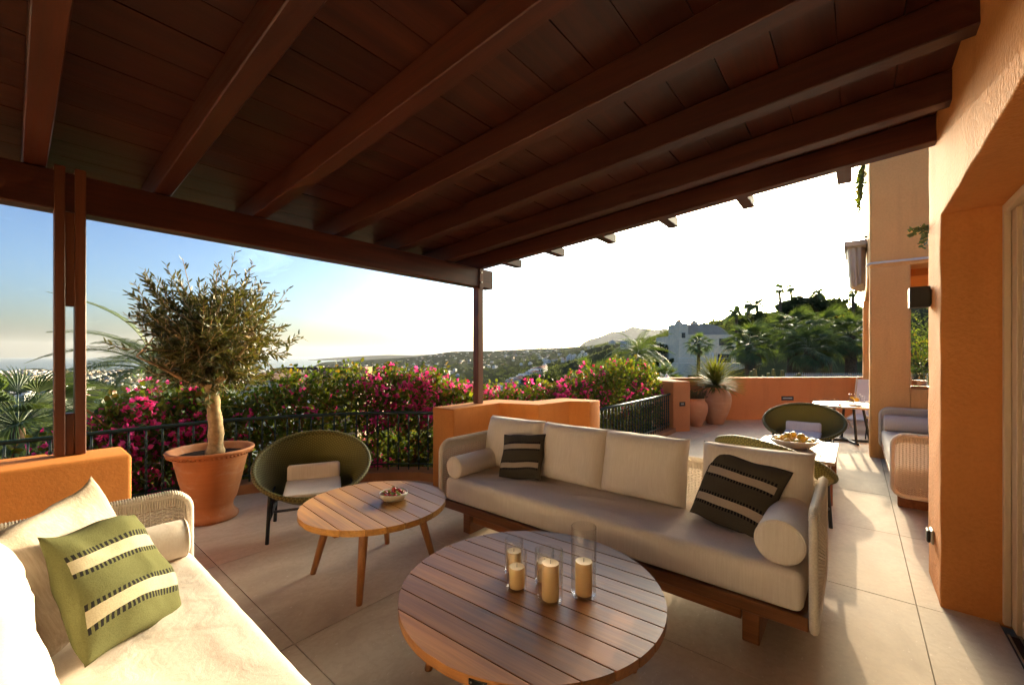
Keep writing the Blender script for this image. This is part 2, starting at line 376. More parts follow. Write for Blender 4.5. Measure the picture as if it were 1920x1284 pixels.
def m_rattan(name, c1, c2):
    """woven cane: uv u runs round the shell, v up it"""
    m, n, b = mat(name); uv = N(n, 'ShaderNodeUVMap'); sp = N(n, 'ShaderNodeSeparateXYZ'); n.links.new(uv.outputs[0], sp.inputs[0])
    fu = math_(n, 'MULTIPLY', sp.outputs[0], 150.0); fv = math_(n, 'MULTIPLY', sp.outputs[1], 58.0)
    par = math_(n, 'MULTIPLY', math_(n, 'MODULO', math_(n, 'FLOOR', fu), 2.0), math.pi)
    a = math_(n, 'SINE', math_(n, 'ADD', math_(n, 'MULTIPLY', fv, math.pi), par))
    e = math_(n, 'ABSOLUTE', math_(n, 'SINE', math_(n, 'MULTIPLY', fu, math.pi)))
    h = math_(n, 'MULTIPLY', math_(n, 'ADD', math_(n, 'MULTIPLY', a, 0.5), 0.5), e)
    c = mixc(n, ramp(n, h, [(0.02, 0.0), (0.35, 1.0)]), tuple(x * 0.5 for x in c1), mixc(n, noise_tex(n, coords(n, 'Object'), 9), c1, c2))
    n.links.new(c, b.inputs['Base Color']); setb(b, rough=0.5, spec=0.35); bump(n, b, h, 0.6, 0.004)
    t = N(n, 'ShaderNodeBsdfTranslucent'); mx = N(n, 'ShaderNodeMixShader'); mx.inputs['Fac'].default_value = 0.30
    n.links.new(mixc(n, 1.0, c, (1.5, 1.4, 0.7), 'MULTIPLY'), t.inputs['Color']); o = [x for x in n.nodes if x.type == 'OUTPUT_MATERIAL'][0]
    n.links.new(b.outputs[0], mx.inputs[1]); n.links.new(t.outputs[0], mx.inputs[2]); n.links.new(mx.outputs[0], o.inputs['Surface'])
    return m
M_RATTAN = m_rattan('green_rattan', (0.185, 0.165, 0.045), (0.235, 0.21, 0.065))
def m_stripe(name, ground, dash, band):
    m, n, b = mat(name); uv = N(n, 'ShaderNodeUVMap'); sp = N(n, 'ShaderNodeSeparateXYZ'); n.links.new(uv.outputs[0], sp.inputs[0])
    wob = math_(n, 'MULTIPLY', math_(n, 'SUBTRACT', noise_tex(n, coords(n, 'Object'), 60, 2), 0.5), 0.008)
    v = math_(n, 'ADD', sp.outputs[1], wob)
    inner = math_(n, 'MULTIPLY', math_(n, 'GREATER_THAN', sp.outputs[0], .045), math_(n, 'LESS_THAN', sp.outputs[0], .955))
    bandm = ramp(n, v, [(0, 0), (0.215, 1), (0.325, 0), (0.635, 1), (0.745, 0)], 'CONSTANT')
    dashz = ramp(n, v, [(0, 0), (0.17, 1), (0.215, 0), (0.325, 1), (0.37, 0), (0.59, 1), (0.635, 0), (0.745, 1), (0.79, 0)], 'CONSTANT')
    fr = math_(n, 'FRACT', math_(n, 'MULTIPLY', math_(n, 'ADD', sp.outputs[0], wob), 25.0))
    bandm = math_(n, 'MULTIPLY', bandm, inner); dashz = math_(n, 'MULTIPLY', dashz, inner)
    dm = math_(n, 'MULTIPLY', dashz, math_(n, 'LESS_THAN', fr, 0.58))
    p = coords(n, 'Object'); f = noise_tex(n, p, 210, 3, 0.65); g = noise_tex(n, p, 7, 3)
    c = mixc(n, bandm, mixc(n, g, tuple(x * 0.85 for x in ground), tuple(x * 1.15 for x in ground)), band)
    c = mixc(n, dm, c, dash)
    c = mixc(n, ramp(n, f, [(0.3, 0.3), (0.6, 0)]), c, mixc(n, 0.6, c, (0, 0, 0)))
    n.links.new(c, b.inputs['Base Color']); setb(b, rough=0.95, spec=0.1)
    k = bump(n, None, g, 0.2, 0.03); k = bump(n, None, bandm, 0.4, 0.003, k); bump(n, b, f, 0.5, 0.003, k); return m
M_STRIPE_DK = m_stripe('dark_striped_cloth', (0.075, 0.06, 0.042), (0.010, 0.010, 0.012), (0.42, 0.33, 0.25))
M_STRIPE_GR = m_stripe('green_striped_cloth', (0.118, 0.118, 0.046), (0.020, 0.018, 0.017), (0.42, 0.365, 0.25))
def m_glass(name, tint=(1, 1, 1)):
    """thin clear glass: reflects at grazing angles, otherwise lets light straight through"""
    m = bpy.data.materials.new(name); m.use_nodes = True; n = m.node_tree; n.nodes.clear()
    o = N(n, 'ShaderNodeOutputMaterial'); t = N(n, 'ShaderNodeBsdfTransparent'); g = N(n, 'ShaderNodeBsdfGlossy'); mx = N(n, 'ShaderNodeMixShader')
    t.inputs['Color'].default_value = (*[0.97 * x for x in tint], 1); g.inputs['Roughness'].default_value = 0.02
    fr = N(n, 'ShaderNodeLayerWeight'); fr.inputs['Blend'].default_value = 0.5
    k = math_(n, 'ADD', math_(n, 'MULTIPLY', math_(n, 'POWER', fr.outputs['Facing'], 3.0), 0.8), 0.025)
    n.links.new(math_(n, 'MINIMUM', k, 0.6), mx.inputs['Fac'])
    n.links.new(t.outputs[0], mx.inputs[1]); n.links.new(g.outputs[0], mx.inputs[2]); n.links.new(mx.outputs[0], o.inputs['Surface'])
    return m
M_GLASS = m_glass('clear_glass')
M_OLIVE = m_leaf('olive_leaf', [(0.055, 0.068, 0.024), (0.085, 0.10, 0.034), (0.12, 0.13, 0.048), (0.16, 0.145, 0.042), (0.07, 0.092, 0.034)], 0.4, 0.22, (1.5, 1.3, 0.45), 0.5)
M_BOUG = m_leaf('bougainvillea_leaf', [(0.03, 0.055, 0.012), (0.055, 0.095, 0.018), (0.09, 0.13, 0.022), (0.14, 0.15, 0.03), (0.045, 0.075, 0.016), (0.20, 0.13, 0.03)], 0.5, 0.42, (1.9, 1.7, 0.4))
M_BRACT = m_leaf('pink_bract', [(0.58, 0.02, 0.17), (0.72, 0.05, 0.26), (0.78, 0.10, 0.36), (0.62, 0.03, 0.14)], 0.6, 0.4, (1.4, 1.2, 1.2))
M_STEM = m_plain('woody_stem', (0.20, 0.10, 0.045), 0.9, 0.1, 0, 0.3, 30, 0.4)
M_BARK = m_plain('olive_bark', (0.40, 0.29, 0.16), 0.9, 0.1, 0, 0.35, 28, 0.8)
M_PALM = m_leaf('palm_frond', [(0.07, 0.10, 0.04), (0.10, 0.135, 0.05), (0.14, 0.165, 0.065)], 0.42, 0.3, (1.5, 1.6, 0.5), 0.5)
M_PALM_DRY = m_leaf('dry_frond', [(0.17, 0.11, 0.055), (0.24, 0.16, 0.08)], 0.8, 0.2, (1.2, 1.0, 0.6))
M_PTRUNK = m_plain('palm_trunk', (0.13, 0.085, 0.052), 0.95, 0.1, 0, 0.5, 8, 1.0)
M_TREE = m_leaf('tree_leaf', [(0.035, 0.050, 0.022), (0.055, 0.072, 0.030), (0.085, 0.100, 0.042)], 0.8, 0.45, (1.4, 1.35, 0.6), 0.06)
M_TREE_Y = m_leaf('yellow_green_leaf', [(0.07, 0.10, 0.015), (0.13, 0.17, 0.02), (0.22, 0.20, 0.02), (0.30, 0.19, 0.02)], 0.5, 0.4, (1.7, 1.6, 0.4))
M_YUCCA = m_leaf('blade_leaf', [(0.075, 0.10, 0.025), (0.12, 0.14, 0.035), (0.17, 0.18, 0.05)], 0.4, 0.3, (1.7, 1.5, 0.4))
M_LAV = m_leaf('grey_herb_leaf', [(0.05, 0.065, 0.040), (0.085, 0.10, 0.065)], 0.7, 0.2)
M_CACTUS = m_plain('cactus_skin', (0.16, 0.17, 0.055), 0.6, 0.3, 0, 0.2, 5, 0.1)
M_TRUNK = m_plain('tree_bark', (0.085, 0.06, 0.04), 0.95, 0.1, 0, 0.4, 10, 0.6)
M_ROOFTILE = m_plain('dark_roof_tile', (0.11, 0.062, 0.045), 0.85, 0.2, 0, 0.3, 6, 0.1)
M_ROOFRED = m_plain('red_roof_tile', (0.33, 0.13, 0.07), 0.85, 0.2, 0, 0.2, 3, 0.0)
M_LIMESTONE = m_plain('limestone_panel', (0.84, 0.68, 0.47), 0.8, 0.2, 0, 0.12, 1.5, 0.05)
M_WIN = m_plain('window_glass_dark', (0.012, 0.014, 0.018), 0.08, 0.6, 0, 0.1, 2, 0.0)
M_AWN = m_plain('grey_awning_cloth', (0.46, 0.43, 0.39), 0.8, 0.2, 0, 0.1, 8, 0.1)
M_WHITEPL = m_plain('white_plastic', (0.70, 0.68, 0.65), 0.4, 0.4, 0, 0.05, 10, 0.0)
M_CONCRETE = m_plain('concrete', (0.58, 0.50, 0.40), 0.9, 0.2, 0, 0.12, 2, 0.05)
# ------------------------------------------------------------------ terrace floor
TERRACE = [(-2.46, -0.62), (3.60, -0.62), (3.60, -0.42), (4.1, -0.42), (4.1, -1.7), (8.3, -1.7), (8.3, -0.9), (13.45, -0.9), (13.45, -0.25), (9.75, 3.45),
           (8.95, 3.15), (8.5, 2.75), (5.0, 2.95), (4.3, 3.5), (3.35, 4.15), (3.05, 4.42), (2.56, 4.80), (1.87, 5.16), (1.37, 5.33), (-2.46, 5.33)]
def clip_poly(poly, x0, x1, y0, y1):
    def half(ps, f, g):
        o = []
        for i in range(len(ps)):
            a, b = ps[i], ps[(i + 1) % len(ps)]
            fa, fb = f(a), f(b)
            if fa >= 0: o.append(a)
            if (fa >= 0) != (fb >= 0):
                t = fa / (fa - fb); o.append((a[0] + (b[0] - a[0]) * t, a[1] + (b[1] - a[1]) * t))
        return o
    for f in (lambda p: p[0] - x0, lambda p: x1 - p[0], lambda p: p[1] - y0, lambda p: y1 - p[1]):
        poly = half(poly, f, None)
        if len(poly) < 3: return []
    q = []
    for p in poly:
        if not q or (abs(p[0] - q[-1][0]) + abs(p[1] - q[-1][1])) > 1e-4: q.append(p)
    if q and abs(q[0][0] - q[-1][0]) + abs(q[0][1] - q[-1][1]) < 1e-4: q.pop()
    return q
mb = MB(); mb.prism(TERRACE, -0.45, -0.012)
floor = struct(build('terrace_floor', mb, M_GROUT))
PIT = 1.27
for i in range(-3, 11):
    for j in range(-2, 5):
        x0, y0 = 0.95 + i * PIT, -0.28 + j * PIT
        if x0 > 13.5: continue
        g = 0.0025
        q = clip_poly(TERRACE, x0 + g, x0 + PIT - g, y0 + g, y0 + PIT - g)
        if len(q) < 3: continue
        a = abs(sum(q[k][0] * q[(k + 1) % len(q)][1] - q[(k + 1) % len(q)][0] * q[k][1] for k in range(len(q)))) / 2
        if a < 0.02: continue
        t = MB(); dz = random.Random(i * 31 + j).uniform(-0.0006, 0.0006); t.prism(q, -0.0118, dz)
        build('tile', t, M_TILE, floor)
# low kerb under the railings
def offset_line(pts, d):
    o = []
    for i, p in enumerate(pts):
        a = pts[max(0, i - 1)]; b = pts[min(len(pts) - 1, i + 1)]
        tx, ty = b[0] - a[0], b[1] - a[1]; l = math.hypot(tx, ty)
        o.append((p[0] - ty / l * d, p[1] + tx / l * d))
    return o
RAIL_A = [(-2.44, 5.33), (-0.6, 5.33), (0.7, 5.33), (1.37, 5.32), (1.65, 5.26), (1.95, 5.13), (2.3, 4.95), (2.62, 4.76), (2.9, 4.54), (3.12, 4.33), (3.28, 4.12), (3.36, 3.86)]
RAIL_B = [(5.06, 2.80), (6.2, 2.83), (7.4, 2.85), (8.42, 2.87)]
def kerb(pts, w, h):
    mb = MB(); L = offset_line(pts, w / 2); Rr = offset_line(pts, -w / 2)
    for i in range(len(pts) - 1):
        mb.prism([Rr[i], Rr[i + 1], L[i + 1], L[i]], -0.3, h)
    return mb
M_KERB = m_stucco('kerb_stucco', (0.34, 0.15, 0.065), (0.42, 0.20, 0.09), 1.5, 0.8)
k = struct(build('kerb', kerb(RAIL_A, 0.26, 0.10), M_KERB))
k = struct(build('kerb', kerb(RAIL_B, 0.24, 0.08), M_KERB))

# ------------------------------------------------------------------ parapet walls
def soft_prism(poly, z0, z1, c=0.012):
    bm = bmesh.new(); n = len(poly)
    a = sum(poly[i][0] * poly[(i + 1) % n][1] - poly[(i + 1) % n][0] * poly[i][1] for i in range(n))
    if a < 0: poly = poly[::-1]
    lo = [bm.verts.new((p[0], p[1], z0)) for p in poly]; hi = [bm.verts.new((p[0], p[1], z1)) for p in poly]
    bm.faces.new(lo[::-1]); bm.faces.new(hi)
    for i in range(n): bm.faces.new((lo[i], lo[(i + 1) % n], hi[(i + 1) % n], hi[i]))
    ed = [e for e in bm.edges if not (e.verts[0].co.z == z0 and e.verts[1].co.z == z0)]
    bmesh.ops.bevel(bm, geom=ed, offset=c, segments=3, affect='EDGES', profile=0.5)
    return MB().bm(bm)
w = build('parapet_wall', soft_prism([(-2.449, 3.38), (0.475, 3.38), (0.475, 3.74), (-2.449, 3.74)], 0, 0.91, 0.022), M_STUCCO, smooth=40)
tag(w, 'orange rendered low wall carrying the double wooden post', 'wall', kind='thing')
mbk = soft_prism([(-2.449, 3.745), (0.16, 3.745), (0.16, 4.02), (-2.449, 4.02)], 0, 0.875, 0.02)
build('back_ledge', mbk, M_STUCCO, w, smooth=40)
w = build('parapet_wall', soft_prism([(3.14, 3.44), (3.98, 3.50), (4.10, 2.97), (4.72, 2.93), (4.80, 2.66), (5.08, 2.66), (5.02, 3.22), (4.40, 3.27), (4.28, 3.84), (3.14, 3.80)], 0, 0.91, 0.018), M_STUCCO, smooth=40)
tag(w, 'orange zigzag low wall behind the long sofa carrying the corner post', 'wall', kind='thing')
w = build('parapet_wall', soft_prism([(8.38, 2.79), (8.73, 2.57), (8.98, 2.94), (9.72, 3.40), (13.38, -0.26), (13.58, -0.06), (9.78, 3.76), (8.70, 3.32)], 0, 0.995, 0.018), M_STUCCO_F, smooth=40)
tag(w, 'long orange parapet wall closing the far terrace behind the clay jars', 'wall', kind='thing')

def step_light(label, c, nrm, w, h):
    """recessed louvred light: frame and slanted reflector"""
    nx, ny = nrm; rz = math.atan2(ny, nx) - math.pi / 2
    t = thing('step_light', label, 'wall light', c, rz, 'recessed step lights in the orange parapet walls')
    f = MB()
    for x0, x1, z0, z1 in ((-w / 2, w / 2, h / 2 - .012, h / 2), (-w / 2, w / 2, -h / 2, -h / 2 + .012), (-w / 2, -w / 2 + .012, -h / 2 + .0121, h / 2 - .0121), (w / 2 - .012, w / 2, -h / 2 + .0121, h / 2 - .0121)):
        f.box(x0, x1, -0.001, 0.014, z0, z1)
    build('frame', f, M_BRASS, t)
    r = MB(); r.add([(-w / 2 + .014, 0.001, -h / 2 + .013), (w / 2 - .014, 0.001, -h / 2 + .013), (w / 2 - .014, 0.011, h / 2 - .013), (-w / 2 + .014, 0.011, h / 2 - .013)], [(0, 1, 2, 3)])
    build('reflector', r, M_BRASS, t)
    l = MB(); l.box(-w / 2 + .03, w / 2 - .03, 0.006, 0.012, -h * 0.12, h * 0.16); build('louvre', l, M_STEEL, t)
dn = Vector((-0.53, -0.85)).normalized()
step_light('small dark framed light set into the orange pier by the railing', (8.56, 2.675, 0.55), (dn.x, dn.y), 0.13, 0.085)
step_light('dark framed light set into the long parapet above the far green chair', (11.85, 1.268, 0.50), (-0.7071, -0.7071), 0.30, 0.10)

# ------------------------------------------------------------------ railings
def railing(label, pts, z0, z1, step=0.125):
    t = thing('iron_railing', label, 'railing', (0, 0, 0))
    tr = MB(); P = [(p[0], p[1], z1) for p in pts]; tr.tube(P, 0.019, 10, flat=0.8); build('top_rail', tr, M_IRON, t, True)
    lr = MB(); lr.tube([(p[0], p[1], z0 + 0.07) for p in pts], 0.011, 6); build('bottom_rail', lr, M_IRON, t, True)
    b = MB(); h = z1 - z0
    prof = [(0.0085, 0), (0.0085, h * .14), (0.016, h * .16), (0.019, h * .18), (0.0085, h * .205)]
    b.lathe(prof + [(0.0085, h * 0.8), (0.018, h * 0.82), (0.0085, h * 0.845), (0.0085, h)], 6)
    tw = MB()                                                     # the twisted middle of every other bar
    for k in range(2):
        tw.tube([(0.006 * math.cos(a * 1.3 + math.pi * k), 0.006 * math.sin(a * 1.3 + math.pi * k), h * .22 + i * h * .58 / 18) for i, a in enumerate(range(19))], 0.0075, 5)
    b.add(tw.v, tw.f)
    me = b.mesh('baluster', True); me.materials.append(M_IRON)
    acc = 0.04
    for i in range(len(pts) - 1):
        a, c = Vector(pts[i]), Vector(pts[i + 1]); l = (c - a).length
        while acc < l:
            p = a + (c - a) * (acc / l)
            if p.x > -1.2: obj('baluster', me, None, t, (p.x, p.y, z0))
            acc += step
        acc -= l
    return t
railing('dark green iron railing curving round behind the olive tree pot', RAIL_A, 0.10, 0.80)
railing('short dark green iron railing between zigzag wall and orange pier', RAIL_B, 0.08, 0.745, 0.12)

# ------------------------------------------------------------------ pergola
SL = 0.066
def zb(y): return 2.86 - (y + 0.39) * SL            # underside of the rafters
per = thing('pergola', 'dark brown timber pergola roof over the terrace seating', 'pergola', (3.75, 3.65, 0.91))
PO = Vector((3.75, 3.65, 0.91))
def pbuild(name, mb, m, smooth=False, org=None):
    """part of the pergola, own origin at org"""
    o0 = Vector(org) if org else Vector((0, 0, 0))
    mb.v = [tuple(Vector(p) - o0) for p in mb.v]
    return build(name, mb, m, per, smooth, loc=o0 - PO)
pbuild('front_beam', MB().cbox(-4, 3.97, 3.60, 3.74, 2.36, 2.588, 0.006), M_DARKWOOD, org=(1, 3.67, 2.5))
RH = 0.165
for xr in (-2.85, -2.25, -1.65, -1.05, -0.46, 0.14, 0.71, 1.31, 1.97, 2.62, 3.28, 3.82):
    x0 = xr - 0.095; y0, y1 = -0.40, 4.05
    m = MB(); c = 0.004
    bm = bmesh.new()
    vs_ = [bm.verts.new(p) for p in [(x0, y0, zb(y0)), (xr, y0, zb(y0)), (xr, y1, zb(y1)), (x0, y1, zb(y1)), (x0, y0, zb(y0) + RH), (xr, y0, zb(y0) + RH), (xr, y1, zb(y1) + RH), (x0, y1, zb(y1) + RH)]]
    for f in [(0, 3, 2, 1), (4, 5, 6, 7), (0, 1, 5, 4), (1, 2, 6, 5), (2, 3, 7, 6), (3, 0, 4, 7)]: bm.faces.new([vs_[i] for i in f])
    bmesh.ops.bevel(bm, geom=bm.edges[:], offset=0.005, segments=1, affect='EDGES')
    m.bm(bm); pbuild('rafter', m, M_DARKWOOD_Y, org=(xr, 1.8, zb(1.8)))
# boards on top of the rafters, running along the house
rng = random.Random(5)
PW = 0.235; y = -0.40
while y < 4.15:
    ya, yb = y + 0.0025, y + PW - 0.0025; dz = rng.uniform(0, 0.003)
    za, zb_ = zb(ya) + RH + 0.002 + dz, zb(yb) + RH + 0.002 + dz
    m = MB(); m.add([(-4, ya, za), (3.86, ya, za), (3.86, yb, zb_), (-4, yb, zb_), (-4, ya, za + 0.03), (3.86, ya, za + 0.03), (3.86, yb, zb_ + 0.03), (-4, yb, zb_ + 0.03)],
                    [(0, 3, 2, 1), (4, 5, 6, 7), (0, 1, 5, 4), (1, 2, 6, 5), (2, 3, 7, 6), (3, 0, 4, 7)])
    pbuild('plank', m, M_DARKWOOD, org=(0, (ya + yb) / 2, za)); y += PW
# roof covering above the boards keeps sky light out of the joints
m = MB(); ya, yb = -0.42, 4.2
m.add([(-4.02, ya, zb(ya) + RH + .045), (3.9, ya, zb(ya) + RH + .045), (3.9, yb, zb(yb) + RH + .045), (-4.02, yb, zb(yb) + RH + .045), (-4.02, ya, zb(ya) + RH + .06), (3.9, ya, zb(ya) + RH + .06), (3.9, yb, zb(yb) + RH + .06), (-4.02, yb, zb(yb) + RH + .06)],
      [(0, 3, 2, 1), (4, 5, 6, 7), (0, 1, 5, 4), (1, 2, 6, 5), (2, 3, 7, 6), (3, 0, 4, 7)])
pbuild('roof_cover', m, M_ROOFTILE)
for yy in (0.07, 0.73, 1.38, 2.03, 2.68, 3.32):
    z = zb(yy) - 0.005
    pbuild('purlin_end', MB().cbox(3.835, 4.16, yy - 0.045, yy + 0.045, z + 0.02, z + 0.11, 0.004), M_DARKWOOD, org=(4, yy, z))
# corner post with a plate at its head
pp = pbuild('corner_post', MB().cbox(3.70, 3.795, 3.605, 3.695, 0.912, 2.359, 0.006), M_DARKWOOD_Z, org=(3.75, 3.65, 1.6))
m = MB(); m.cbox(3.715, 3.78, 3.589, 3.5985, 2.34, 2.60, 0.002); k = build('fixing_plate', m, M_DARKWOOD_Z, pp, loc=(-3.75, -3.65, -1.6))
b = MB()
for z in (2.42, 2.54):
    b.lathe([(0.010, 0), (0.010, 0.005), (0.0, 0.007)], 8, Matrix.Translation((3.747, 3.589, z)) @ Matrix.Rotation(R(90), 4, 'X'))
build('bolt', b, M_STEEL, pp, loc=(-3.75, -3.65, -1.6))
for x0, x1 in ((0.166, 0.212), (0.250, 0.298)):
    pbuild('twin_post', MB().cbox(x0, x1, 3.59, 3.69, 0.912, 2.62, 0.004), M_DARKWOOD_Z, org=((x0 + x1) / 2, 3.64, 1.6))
for z0, z1 in ((1.80, 2.355), (0.912, 1.16)):
    pbuild('spacer_block', MB().cbox(0.2125, 0.2495, 3.605, 3.675, z0, z1, 0.002), M_DARKWOOD_Z, org=(0.231, 3.64, z0))

# ------------------------------------------------------------------ house front with sliding door
house = thing('house', 'orange rendered house front with a wide sliding door opening', 'house', (3.85, -0.4, 0))
HO = Vector((3.85, -0.4, 0))
def hb(name, mb, m, smooth=False): return build(name, mb, m, house, smooth, loc=-HO)
def rough_block(x0, x1, y0, y1, z0, z1, amp=0.008, step=0.07, seed=0, c=0.02):
    """hand plastered block: rounded arrises and a slightly wavy face"""
    hx, hy, hz = (x1 - x0) / 2, (y1 - y0) / 2, (z1 - z0) / 2; cx_, cy_, cz_ = (x0 + x1) / 2, (y0 + y1) / 2, (z0 + z1) / 2
    mb = softbox(hx * 2, hy * 2, hz * 2, c, step)
    o = Vector((seed * 7.1, 3.3, 1.7))
    mb.v = [tuple(Vector(p) + Vector((cx_, cy_, cz_)) + nvec(Vector(p) * 4 + o) * amp) for p in mb.v]
    return mb
def softbox(lx, ly, lz, r, step, bulge=None, cap=60):
    """rounded box about its centre made of a welded grid"""
    H = (lx / 2, ly / 2, lz / 2); idx = {}; mb = MB()
    ns = [max(2, min(cap, int(math.ceil(l / step)))) for l in (lx, ly, lz)]
    def axis_pts(k):
        n = ns[k]; h = H[k]; rr = min(r, h * 0.98)
        inner = [-(h - rr) + 2 * (h - rr) * i / n for i in range(n + 1)]
        ext = [0.38 * rr, 0.75 * rr, rr]
        return [-h] + [-(h - rr) - e for e in ext[1::-1]] + inner + [(h - rr) + e for e in ext[:2]] + [h]
    A = [axis_pts(k) for k in range(3)]
    def vert(p):
        q = [max(-(H[k] - min(r, H[k] * .98)), min(H[k] - min(r, H[k] * .98), p[k])) for k in range(3)]
        d = [p[k] - q[k] for k in range(3)]; l = math.sqrt(sum(x * x for x in d))
        if l > 1e-9:
            rr = min(r, min(H) * .98)
            w_ = [q[k] + d[k] / l * min(r, H[k] * .98) for k in range(3)]
        else: w_ = list(p)
        key = tuple(round(x, 6) for x in p)
        if key not in idx: idx[key] = len(mb.v); mb.v.append(tuple(w_))
        return idx[key]
    for ax in range(3):
        u, v = (ax + 1) % 3, (ax + 2) % 3
        for sgn in (-1, 1):
            for i in range(len(A[u]) - 1):
                for j in range(len(A[v]) - 1):
                    def P(a, c_):
                        p = [0, 0, 0]; p[ax] = sgn * H[ax]; p[u] = A[u][a]; p[v] = A[v][c_]; return vert(p)
                    f = (P(i, j), P(i + 1, j), P(i + 1, j + 1), P(i, j + 1))
                    mb.f.append(f if sgn > 0 else f[::-1])
    return mb
hb('wall_end', rough_block(3.56, 4.10, -0.72, -0.39, -0.02, 2.362, 0.005, 0.06, 1, 0.010), M_STUCCO_W, True)
hb('upper_wall', rough_block(-4.2, 4.10, -0.72, -0.392, 2.350, 3.6, 0.005, 0.08, 2, 0.008), M_STUCCO_W, True)
hb('bounce_wall', MB().box(-2.75, -2.45, -0.388, 5.3, -0.02, 3.2), M_BOUNCE)   # unseen wall added behind the camera to bounce warm light onto the sofas
hb('side_wall', MB().box(3.62, 4.08, -5.0, -0.73, -0.02, 3.6), M_STUCCO_W)
room = struct(build('room_floor', MB().box(-4.2, 3.62, -5.0, -0.88, -0.1, -0.006), M_TILE))
room = struct(build('room_wall', MB().box(-4.2, 3.61, -5.2, -5.01, -0.1, 3.6).box(-4.4, -4.21, -5.2, -0.4, -0.1, 3.6), M_RENDER_W))
room = struct(build('room_ceiling', MB().box(-4.2, 3.61, -5.0, -0.725, 2.7, 2.8), M_RENDER_W))
# sliding door: fixed jamb, head, one folded-back leaf, track
door = thing('sliding_door', 'beige framed sliding glass door in the orange house front', 'door', (3.5, -0.66, 0))
DO = Vector((3.5, -0.66, 0))
def db(name, mb, m): return build(name, mb, m, door, loc=-DO)
db('jamb', MB().cbox(3.425, 3.555, -0.735, -0.66, 0.012, 2.30, 0.003).cbox(3.515, 3.553, -0.659, -0.632, 0.012, 2.345, 0.003), M_FRAME)
db('door_head', MB().cbox(-3, 3.5145, -0.659, -0.632, 2.30, 2.345, 0.003).cbox(-3, 3.555, -0.735, -0.6605, 2.301, 2.348, 0.003), M_FRAME)
lf = db('door_leaf', MB().cbox(3.27, 3.41, -0.725, -0.675, 0.02, 2.295, 0.003).cbox(2.52, 2.62, -0.725, -0.675, 0.02, 2.295, 0.003)
   .cbox(2.621, 3.269, -0.725, -0.675, 0.02, 0.12, 0.003).cbox(2.621, 3.269, -0.725, -0.675, 2.2, 2.295, 0.003), M_FRAME)
build('pane', MB().box(2.621, 3.269, -0.703, -0.697, 0.121, 2.199), M_GLASS, lf, loc=(0, 0, 0))
db('track', MB().box(-3, 3.42, -0.80, -0.625, -0.005, 0.003), M_BLACK)
for yy in (-0.63, -0.672, -0.73, -0.78): db('track_rail', MB().cbox(-3, 3.42, yy - 0.004, yy + 0.004, 0.0035, 0.011, 0.001), M_STEEL)

t = thing('wall_lamp', 'black box wall lamp near the top of the orange wall end', 'wall lamp', (3.98, -0.386, 1.90))
build('lamp_body', MB().cbox(-0.055, 0.055, 0.002, 0.105, -0.068, 0.072, 0.004), M_BLACK, t)
build('back_plate', MB().cbox(-0.045, 0.045, -0.006, 0.0015, -0.05, 0.05, 0.002), M_BLACK, t)
t = thing('power_socket', 'small black weatherproof socket low on the orange wall end', 'socket', (3.86, -0.386, 0.325))
build('socket_body', MB().cbox(-0.045, 0.045, -0.006, 0.012, -0.045, 0.045, 0.006), M_STEEL, t)
build('socket_lid', MB().cbox(-0.038, 0.038, 0.0125, 0.03, -0.04, 0.04, 0.006), M_BLACK, t)

# ------------------------------------------------------------------ loggia of the next house
log = thing('loggia', 'tall orange rendered neighbouring building with an open loggia and pillar', 'building', (8.4, -0.4, 0))
LO = Vector((8.4, -0.4, 0))
def lb(name, mb, m, smooth=False): return build(name, mb, m, log, smooth, loc=-LO)
lb('pillar', rough_block(8.17, 8.62, -0.60, -0.155, -0.02, 2.82, 0.006, 0.08, 5, 0.03), M_STUCCO_L, True)
lb('pillar', rough_block(12.9, 13.38, -0.62, -0.125, -0.02, 2.82, 0.006, 0.1, 6, 0.03), M_STUCCO_L, True)
lb('upper_storey', rough_block(8.17, 13.4, -4.6, -0.155, 2.80, 7.2, 0.008, 0.16, 7, 0.03), M_STUCCO_L, True)
lb('arch_shoulder', rough_block(8.185, 8.60, -4.6, -2.9, -0.02, 2.81, 0.006, 0.1, 8, 0.03), M_STUCCO_L, True)
lb('breast_wall', rough_block(8.19, 8.50, -2.92, -0.59, -0.02, 1.035, 0.005, 0.1, 9, 0.02), M_STUCCO_L, True)
lb('soffit', MB().box(8.62, 13.0, -4.5, -0.3, 2.70, 2.81), M_STUCCO)
c = MB(); c.tube([(8.158, -0.12, 2.83), (8.155, -0.135, 2.86), (8.15, -0.17, 2.875), (8.15, -1.2, 2.865)], 0.017, 8)
tag(build('conduit_pipe', c, M_WHITEPL, smooth=True), 'thin white conduit pipe running across the orange loggia wall', 'pipe')
# folded awning on the loggia side and its arm
aw = thing('folding_awning', 'folded grey awning hanging on the side of the loggia', 'awning', (10.3, -0.1, 2.8))
AO = Vector((10.3, -0.1, 2.8))
def ab(name, mb, m, smooth=False): return build(name, mb, m, aw, smooth, loc=-AO)
ab('cassette', MB().cbox(9.3, 10.6, -0.15, 0.17, 3.40, 3.50, 0.02), M_AWN)
cl = MB(); na_, nz = 64, 8
for j in range(nz + 1):                                       # gathered cloth hanging in folds
    f = j / nz
    for i in range(na_):
        a = 2 * math.pi * i / na_; k = 1 + .10 * math.sin(a * 11) * (0.3 + f); e = 4
        ca, sa = math.cos(a), math.sin(a); q = (abs(ca) ** e + abs(sa) ** e) ** (-1 / e)
        cl.v.append((9.9 + .50 * ca * q * k * (1 - .15 * f), 0.0 + (.135 - .035 * f) * sa * q * k - .02 * f, 3.40 - .66 * f + .03 * math.sin(a * 2) * f))
cl.f = [(j * na_ + i, j * na_ + (i + 1) % na_, (j + 1) * na_ + (i + 1) % na_, (j + 1) * na_ + i) for j in range(nz) for i in range(na_)] + [tuple(nz * na_ + i for i in range(na_))]
